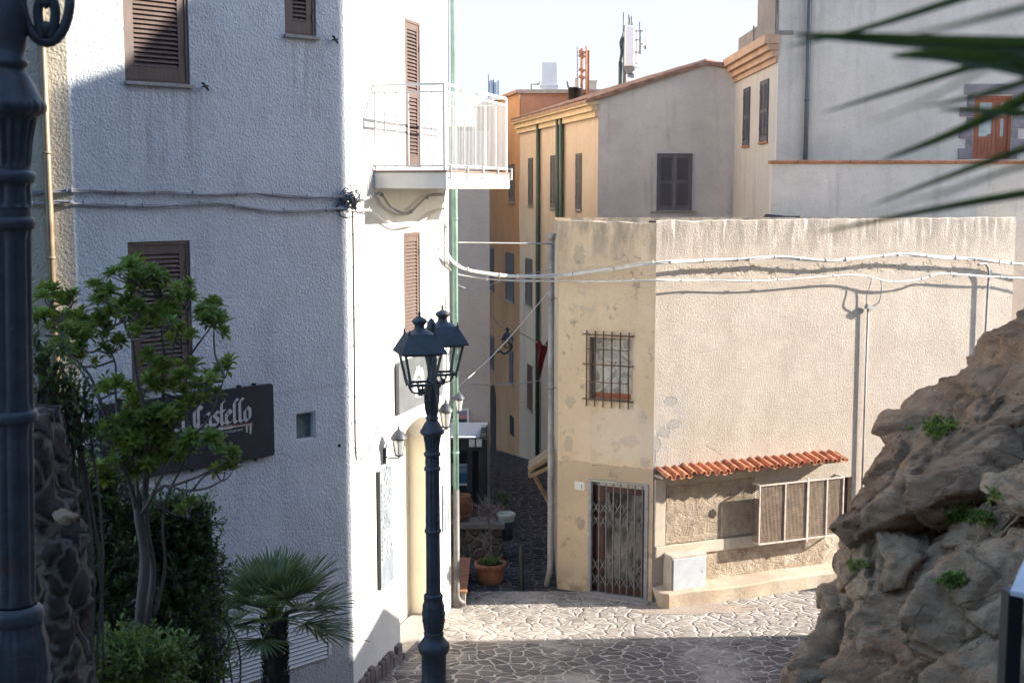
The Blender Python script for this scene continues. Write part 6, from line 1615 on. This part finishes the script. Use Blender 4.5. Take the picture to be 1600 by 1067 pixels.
for i in range(60):
    a = rnd.random() * 6.28; r = .22 * rnd.random() ** .5
    L.rosette(Vector((c.x + r * math.cos(a), c.y + r * math.sin(a), .38 + rnd.uniform(0, .10))), Vector((rnd.gauss(0, .4), rnd.gauss(0, .4), 1)), .07, 7)
tag(L.g.build('ground_plant', [MT['leaf'], MT['leafd']]), 'low green plants filling the terracotta planter', 'plant')
c = atY(785, 785, 27.5); L = LV(rnd)
for i in range(50): L.rosette(c + Vector((rnd.gauss(0, .08), rnd.gauss(0, .08), rnd.gauss(-.02, .12))), Vector((rnd.gauss(0, .5), rnd.gauss(0, .5), 1)), .08, 7)
g = G(); g.tube([(c.x, c.y, 0), (c.x, c.y, c.z)], .02, 6)
PP = thing('potted_shrub', 'small dark green shrub behind the blue litter bin', 'shrub', (c.x, c.y, 0)); g.build('stem', MT['bark'], PP, Matrix.Identity(4)); L.g.build('foliage', [MT['leafd'], MT['leaf']], PP, Matrix.Identity(4))
# --- weeds on the rock
def weed(px, py, Y, n, r, label, mat=0, seed=1, name='weed'):
    rnd = random.Random(seed); L = LV(rnd); dg = bpy.context.evaluated_depsgraph_get()
    for i in range(n * 2):
        k = r * F / Y
        ok, loc, nrm, *_ = SC.ray_cast(dg, CAM, ray(px + rnd.gauss(0, k), py + rnd.gauss(0, k * .5)).normalized(), distance=25)
        if not ok or abs(loc.y - Y) > 2.5: continue
        s = rnd.uniform(.4, 1)
        L.rosette(loc + nrm * .01, nrm * .6 + Vector((rnd.gauss(0, .4), rnd.gauss(0, .3), .8)), s * .075, 6, mat, .45)
        L.leaf(loc, nrm + Vector((rnd.gauss(0, .6), rnd.gauss(0, .6), 1.0)), Vector((0, 0, 1)), .10 * s, .022, 1 - mat)
    return tag(L.g.build(name, [MT['leaf'], MT['leafy']]), label, 'weed', 'weeds rooted in the rock outcrop')
# ------------------------------------------------------------------ rock outcrop
def mk_rock(name, cs):
    t = NT(name)
    n1 = t.noise(.9, 7, .65); n2 = t.noise(5, 7, .7)
    st_ = t.noise(2.2, 6, .7, v=t.mapv((.5, 1, 3.2), rot=(0, R(38), 0))); n1 = t.m('MULTIPLY_ADD', st_, .5, t.m('MULTIPLY', n1, .5))
    col = t.ramp(n1, [(.38, cs[0]), (.5, cs[1]), (.62, cs[2])])
    col = t.mix(.4, col, t.ramp(n2, [(.3, .4), (.7, 1.0)]), 'MULTIPLY')
    lich = t.m('MULTIPLY', t.sm(t.noise(3.2, 6, .7, v=t.mapv(loc=(3, 7, 1))), .58, .68), .5)
    col = t.mix(lich, col, (.48, .42, .34))
    pits = t.vor(13, 'F1', v=t.mapv((1, 1, 1.4))); pk = t.m('MULTIPLY', t.sm(pits, .22, .10), t.sm(t.noise(.8, 3), .56, .64))
    col = t.mix(pk, col, (.035, .027, .022))
    h = t.m('ADD', t.m('MULTIPLY', t.noise(2.4, 8, .7), 1.2), t.m('MULTIPLY', n2, .6)); h = t.m('ADD', t.m('SUBTRACT', h, pk), t.m('MULTIPLY', st_, 1.3))
    ce = t.vor(1.1, 'DISTANCE_TO_EDGE', v=t.mapv((.6, 1, 1.5), rot=(0, R(38), 0))); cr = t.sm(t.m('ADD', ce, t.m('MULTIPLY', t.m('SUBTRACT', t.noise(4, 5), .5), .12)), .02, .0); h = t.m('SUBTRACT', h, t.m('MULTIPLY', cr, .4))
    h = t.m('ADD', h, t.m('ADD', t.m('MULTIPLY', t.noise(20, 6, .75), .6), t.m('MULTIPLY', t.noise(60, 3, .7), .3)))
    dk = t.sm(t.noise(1.7, 6, .7, v=t.mapv(loc=(9, 1, 4))), .5, .68); col = t.mix(t.m('MULTIPLY', dk, .4), col, tuple(q * .45 for q in cs[0]))
    return t.done(col, .95, t.bump(h, .9, .09), spec=.15)
MT['rock'] = mk_rock('brown_volcanic_rock', ((.36, .20, .115), (.56, .345, .205), (.66, .455, .29)))
MT['rock2'] = mk_rock('grey_tan_rock', ((.48, .29, .17), (.66, .455, .285), (.75, .56, .375)))
import bmesh
def boulder(name, parent, c, rad, seed, rot=(0, 0, 0), cuts=16, mat='rock', amp=.07, lvl=6, stretch=None):
    rnd = random.Random(seed)
    bm = bmesh.new(); bmesh.ops.create_icosphere(bm, subdivisions=lvl, radius=1)
    pl = []
    for i in range(cuts):
        v = Vector((rnd.gauss(0, 1), rnd.gauss(0, 1), rnd.gauss(0, .8))).normalized(); pl.append((v, rnd.uniform(.56, .88)))
    from mathutils import Euler
    Rm = Euler(rot).to_matrix(); off = Vector((seed * 3.7, seed * 1.3, 0))
    for v in bm.verts:
        d = v.co.normalized(); r = 1.0
        for n_, h in pl:
            q = d.dot(n_)
            if q > .05: r = min(r, h / q)
        p = d * r
        w_ = Vector((p.x * rad[0], p.y * rad[1], p.z * rad[2]))
        s = noise.fractal(w_ * .9 + off, .9, 2.1, 6)
        rg = 1 - abs(noise.noise(w_ * 1.7 + off * 2)); s2 = noise.fractal(w_ * 4.2 + off, .8, 2.2, 4)
        q_ = w_ + Vector((noise.noise(w_ * 1.1 + off), noise.noise(w_ * 1.1 - off), noise.noise(w_ * 1.3 + off * 2))) * .35
        dd, pp = noise.voronoi(Vector((q_.x * 1.5, q_.y * 1.5, q_.z * 2.3)) + off)
        cell = noise.cell(pp[0] * 7.3 + off); crack = min(1, (dd[1] - dd[0]) / .16)
        d2, p2 = noise.voronoi(q_ * 4.1 - off); c2 = noise.cell(p2[0] * 5.1); k2 = min(1, (d2[1] - d2[0]) / .2)
        strat = math.sin((q_.z * 1.0 - q_.x * .35) * 9 + 3 * noise.noise(w_ * .8 + off))
        s3 = noise.fractal(w_ * 11 + off, .8, 2.2, 3)
        w_ += d * (amp * (s * .55 + (rg - .7) * .3 + 1.35 * (cell - .5) + .55 * (crack - 1) + .22 * c2 + .2 * (k2 - 1) + .12 * strat + .30 * s2 + .26 * s3))
        v.co = Rm @ w_
    me = bpy.data.meshes.new(name); bm.to_mesh(me); bm.free()
    me.materials.append(MT[mat]); me.polygons.foreach_set('use_smooth', [True] * len(me.polygons))
    o = bpy.data.objects.new(name, me)
    put(o, Matrix.Translation(Vector(c)), parent); return o
RO = thing('rock_outcrop', 'large brown volcanic rock outcrop filling the lower right', 'rock', (5.5, 13, 2.6))
def bld(px0, py0, px1, py1, Y, dy, seed, rot=(0, 0, 0), **k):
    a = atY(px0, py1, Y); b = atY(px1, py0, Y); c = (a + b) / 2
    return boulder('boulder', RO, c, ((b.x - a.x) / 2, dy, (b.z - a.z) / 2), seed, rot, **k)
def slb(cx, cy, a, b, Y, dy, seed, tilt, rx=0, rz=0, **k):
    q = Y / F
    return boulder('boulder', RO, atY(cx, cy, Y), (a * q, dy, b * q), seed, (R(rx), R(tilt), R(rz)), **k)
slb(1448, 772, 200, 120, 14.2, 1.2, 21, -20, 0, -8)                       # overhanging dark block
slb(1375, 880, 110, 90, 14.0, 1.0, 61, -50, 0, 0, mat='rock2')
slb(1535, 655, 210, 88, 14.7, 1.2, 5, -36, 8)
slb(1640, 560, 150, 105, 15.0, 1.3, 8, -42, 5)
slb(1660, 765, 112, 80, 12.2, .8, 14, -14, 0, 10, mat='rock2')
slb(1475, 935, 240, 95, 13.2, 1.0, 17, -40, 14, 0, mat='rock2')
slb(1300, 1040, 130, 80, 14.4, .9, 29, -38, 8, 0, mat='rock2')
slb(1345, 925, 90, 58, 14.8, .8, 33, -58, 0, 0, mat='rock2')
slb(1400, 1060, 200, 90, 12.6, .9, 38, -42, 12, 0)
slb(1575, 960, 200, 120, 11.8, .9, 37, -34, 16, 8, mat='rock2')
slb(1545, 830, 80, 42, 12.8, .5, 41, -30, 0, 0, mat='rock2')
slb(1560, 1120, 230, 100, 11.0, .9, 47, -36, 10, 0, mat='rock2')
boulder('boulder', RO, (8.2, 13.5, 3.2), (2.6, 2.6, 2.8), 51, mat='rock', amp=.25, lvl=4)
boulder('boulder', RO, (5.4, 13.8, 1.6), (2.3, 1.7, 1.6), 53, mat='rock', amp=.2, lvl=4)
boulder('boulder', RO, (9.0, 9.0, 4.6), (2.6, 3.0, 2.4), 55, mat='rock2', amp=.25, lvl=4)

# ------------------------------------------------------------------ castle rampart out of frame on the right, which shades the square
def prf(X, y, z, x0=11.0): return (y + .05 * (x0 - X), z + .488 * (x0 - X) * 1.0)
TE = .445
def pf(X, y, z, x0=11.0): return (y + .05 * (x0 - X), z + TE * (x0 - X))
q1 = pf(-5.49, 16.22, 9.30); q2 = pf(-4.97, 16.73, 9.56); q3 = pf(-4.43, 17.27, 10.28)
ye = pf(-2.47, 19.27, 0)[0] - .035
lowp = [pf(-2.3, 19.81, .95), pf(-2.11, 20.49, 1.2), pf(-1.92, 21.15, .8)]
yend = pf(-1.25, 21.95, 0)[0]
CS = thing('castle_rampart', 'massive stone castle rampart beyond the right edge of the picture', 'castle', (12, 8, 0))
t = mk_rubble('castle_ashlar', 1.6, ((.08, .08, .08), (.11, .11, .11), (.095, .095, .095)), (.13, .13, .13))
gy = (15.95, 17.0)  # gap shaped into the wall so sun reaches the white house's side strip
def slab(pts, x0, x1):
    g = G(); n = len(pts)
    vs = [(x0, y, z) for y, z in pts] + [(x1, y, z) for y, z in pts]
    g.add(vs, [tuple(range(n)), tuple(range(n, 2 * n))[::-1]] + [(i, (i + 1) % n, (i + 1) % n + n, i + n) for i in range(n)]); return g
g = slab([(-14, -.3), (ye, -.3), (ye, q3[1] + 1.9), (q3[0] + .6, q3[1] + .9), q3, q2, q1, (gy[1] - .02, q1[1]), (gy[1] - .02, 11.7), (gy[0], 11.7), (gy[0], 24), (10, 24), (2, 22), (-14, 20)], 11, 11.7)
g.build('wall', t, CS, Matrix.Identity(4))
g = slab([(ye + .01, -.3), (yend, -.3), (yend, 5.6), (lowp[2][0] + .25, lowp[2][1] - .35), lowp[2], lowp[1], lowp[0], (ye + .01, lowp[0][1] - .1)], 11.1, 13)
g.build('low_shadow_wing', t, CS, Matrix.Identity(4))  # low unseen wing, its top shaped to cast the stepped shadow

g = G(); g.box(-26, 12, -16, -14.01, -.3, 20); g.build("added_sky_block_wall", t, CS, Matrix.Identity(4))  # added behind the camera to block sky and deepen the shade
# ------------------------------------------------------------------ stone pillar beside the near lamp post
def pillar():
    YP_ = 8.2
    t = MT['rubble_dark'] = mk_rubble('dark_pillar_masonry', 3.4, ((.05, .032, .026), (.095, .066, .052), (.07, .038, .03)), (.26, .21, .16))
    PL = thing('stone_pillar', 'crumbling rubble stone pillar half hidden behind the near lamp post', 'stone pillar', (atY(50, 900, YP_).x, YP_, zg(0, YP_)))
    g = G(); n, m_ = 64, 70
    zt = atY(60, 655, YP_).z; zb = zg(0, YP_) - .2
    vs = []
    for j in range(m_ + 1):
        q = j / m_; z = zb + (zt - zb) * q
        py = 1067 + (655 - 1067) * max(0, (z - atY(60, 1067, YP_).z)) / (zt - atY(60, 1067, YP_).z)
        edge = 108 if py > 840 else (80 if py < 790 else 94)
        edge += -18 * max(0, (800 - py) / 140) if py < 800 else 0
        cx = atY(30, py, YP_).x; hw = atY(edge, py, YP_).x - cx
        for i in range(n):
            a = 2 * math.pi * i / n
            c, s = math.cos(a), math.sin(a); k = (abs(c) ** 5 + abs(s) ** 5) ** -.2
            p = Vector((cx + hw * c * k, YP_ + .28 + .3 * s * k, z))
            d = Vector((c, s, 0)); d1 = noise.voronoi(p * 4.5)[0]
            p += d * (.012 * (d1[1] - d1[0]) + .075 * noise.fractal(p * 3.5, .9, 2.1, 5))
            vs.append(p)
    fs_ = []
    for j in range(m_):
        for i in range(n): a = j * n + i; b = j * n + (i + 1) % n; fs_.append((a, b, b + n, a + n))
    fs_.append(tuple(m_ * n + i for i in range(n)))
    g.add(vs, fs_, 0, True); g.build('masonry', t, PL, Matrix.Identity(4))
    c = atY(104, 804, YP_ - .1); boulder('protruding_stone', PL, c, (.085, .10, .062), 71, (0, R(12), 0), 6, 'rock2', .02, 4)
pillar()
# ------------------------------------------------------------------ black stand with a pale slanted panel at the right edge
YI = 4.2
IS = thing('info_stand', 'black metal stand with slanted pale top at the lower right edge', 'information stand', (atY(1640, 1000, YI).x, YI, zg(0, YI)))
g = G(); xa = atY(1573, 1000, YI).x; xb = atY(1597, 1000, YI).x; zt = atY(1585, 926, YI).z
g.box(xa, xb, YI, YI + .07, zg(0, YI), zt); pass
g.build('post', MT['blackmetal'], IS, Matrix.Identity(4), bevel=.003); G().box(xb + .42, xb + .47, YI - .40, YI - .34, zg(0, YI), zt - .01).build('post', MT['blackmetal'], IS, Matrix.Identity(4), bevel=.003)
g = G(); e0 = atY(1578, 930, YI); e1 = atY(1601, 878, YI + .3); ww = Vector((.62, -.52, 0)).normalized() * .8
a = [tuple(e0), tuple(e0 + ww), tuple(e1 + ww), tuple(e1)]
g.add(a + [(x, y, z + .018) for x, y, z in a], [(3, 2, 1, 0), (4, 5, 6, 7), (0, 1, 5, 4), (1, 2, 6, 5), (2, 3, 7, 6), (3, 0, 4, 7)])
g.build('panel', simple('pale_brushed_panel', (.50, .52, .55), .35, .2, .1, 4), IS, Matrix.Identity(4), bevel=.002)
# ------------------------------------------------------------------ weeds
weed(1460, 672, 13.2, 26, .085, 'yellow-green weeds on the upper ledge of the rock', 1, 1)
weed(1485, 668, 13.15, 18, .07, 'green tuft right beside the yellow weeds on the upper ledge', 0, 2)
weed(1500, 805, 11.9, 34, .07, 'trailing green weeds below the overhanging boulder', 0, 3)
weed(1532, 812, 11.7, 24, .05, 'green weeds hanging beside the pale stone under the right boulder', 0, 4)
weed(1492, 908, 11.2, 22, .06, 'leafy tuft in the crack halfway down the rock', 0, 5)
weed(1340, 885, 13.8, 10, .05, 'tiny yellow-green tuft low on the left rim of the rock', 1, 6)
weed(1552, 776, 11.6, 10, .05, 'small tuft under the lip of the right boulder', 1, 7)
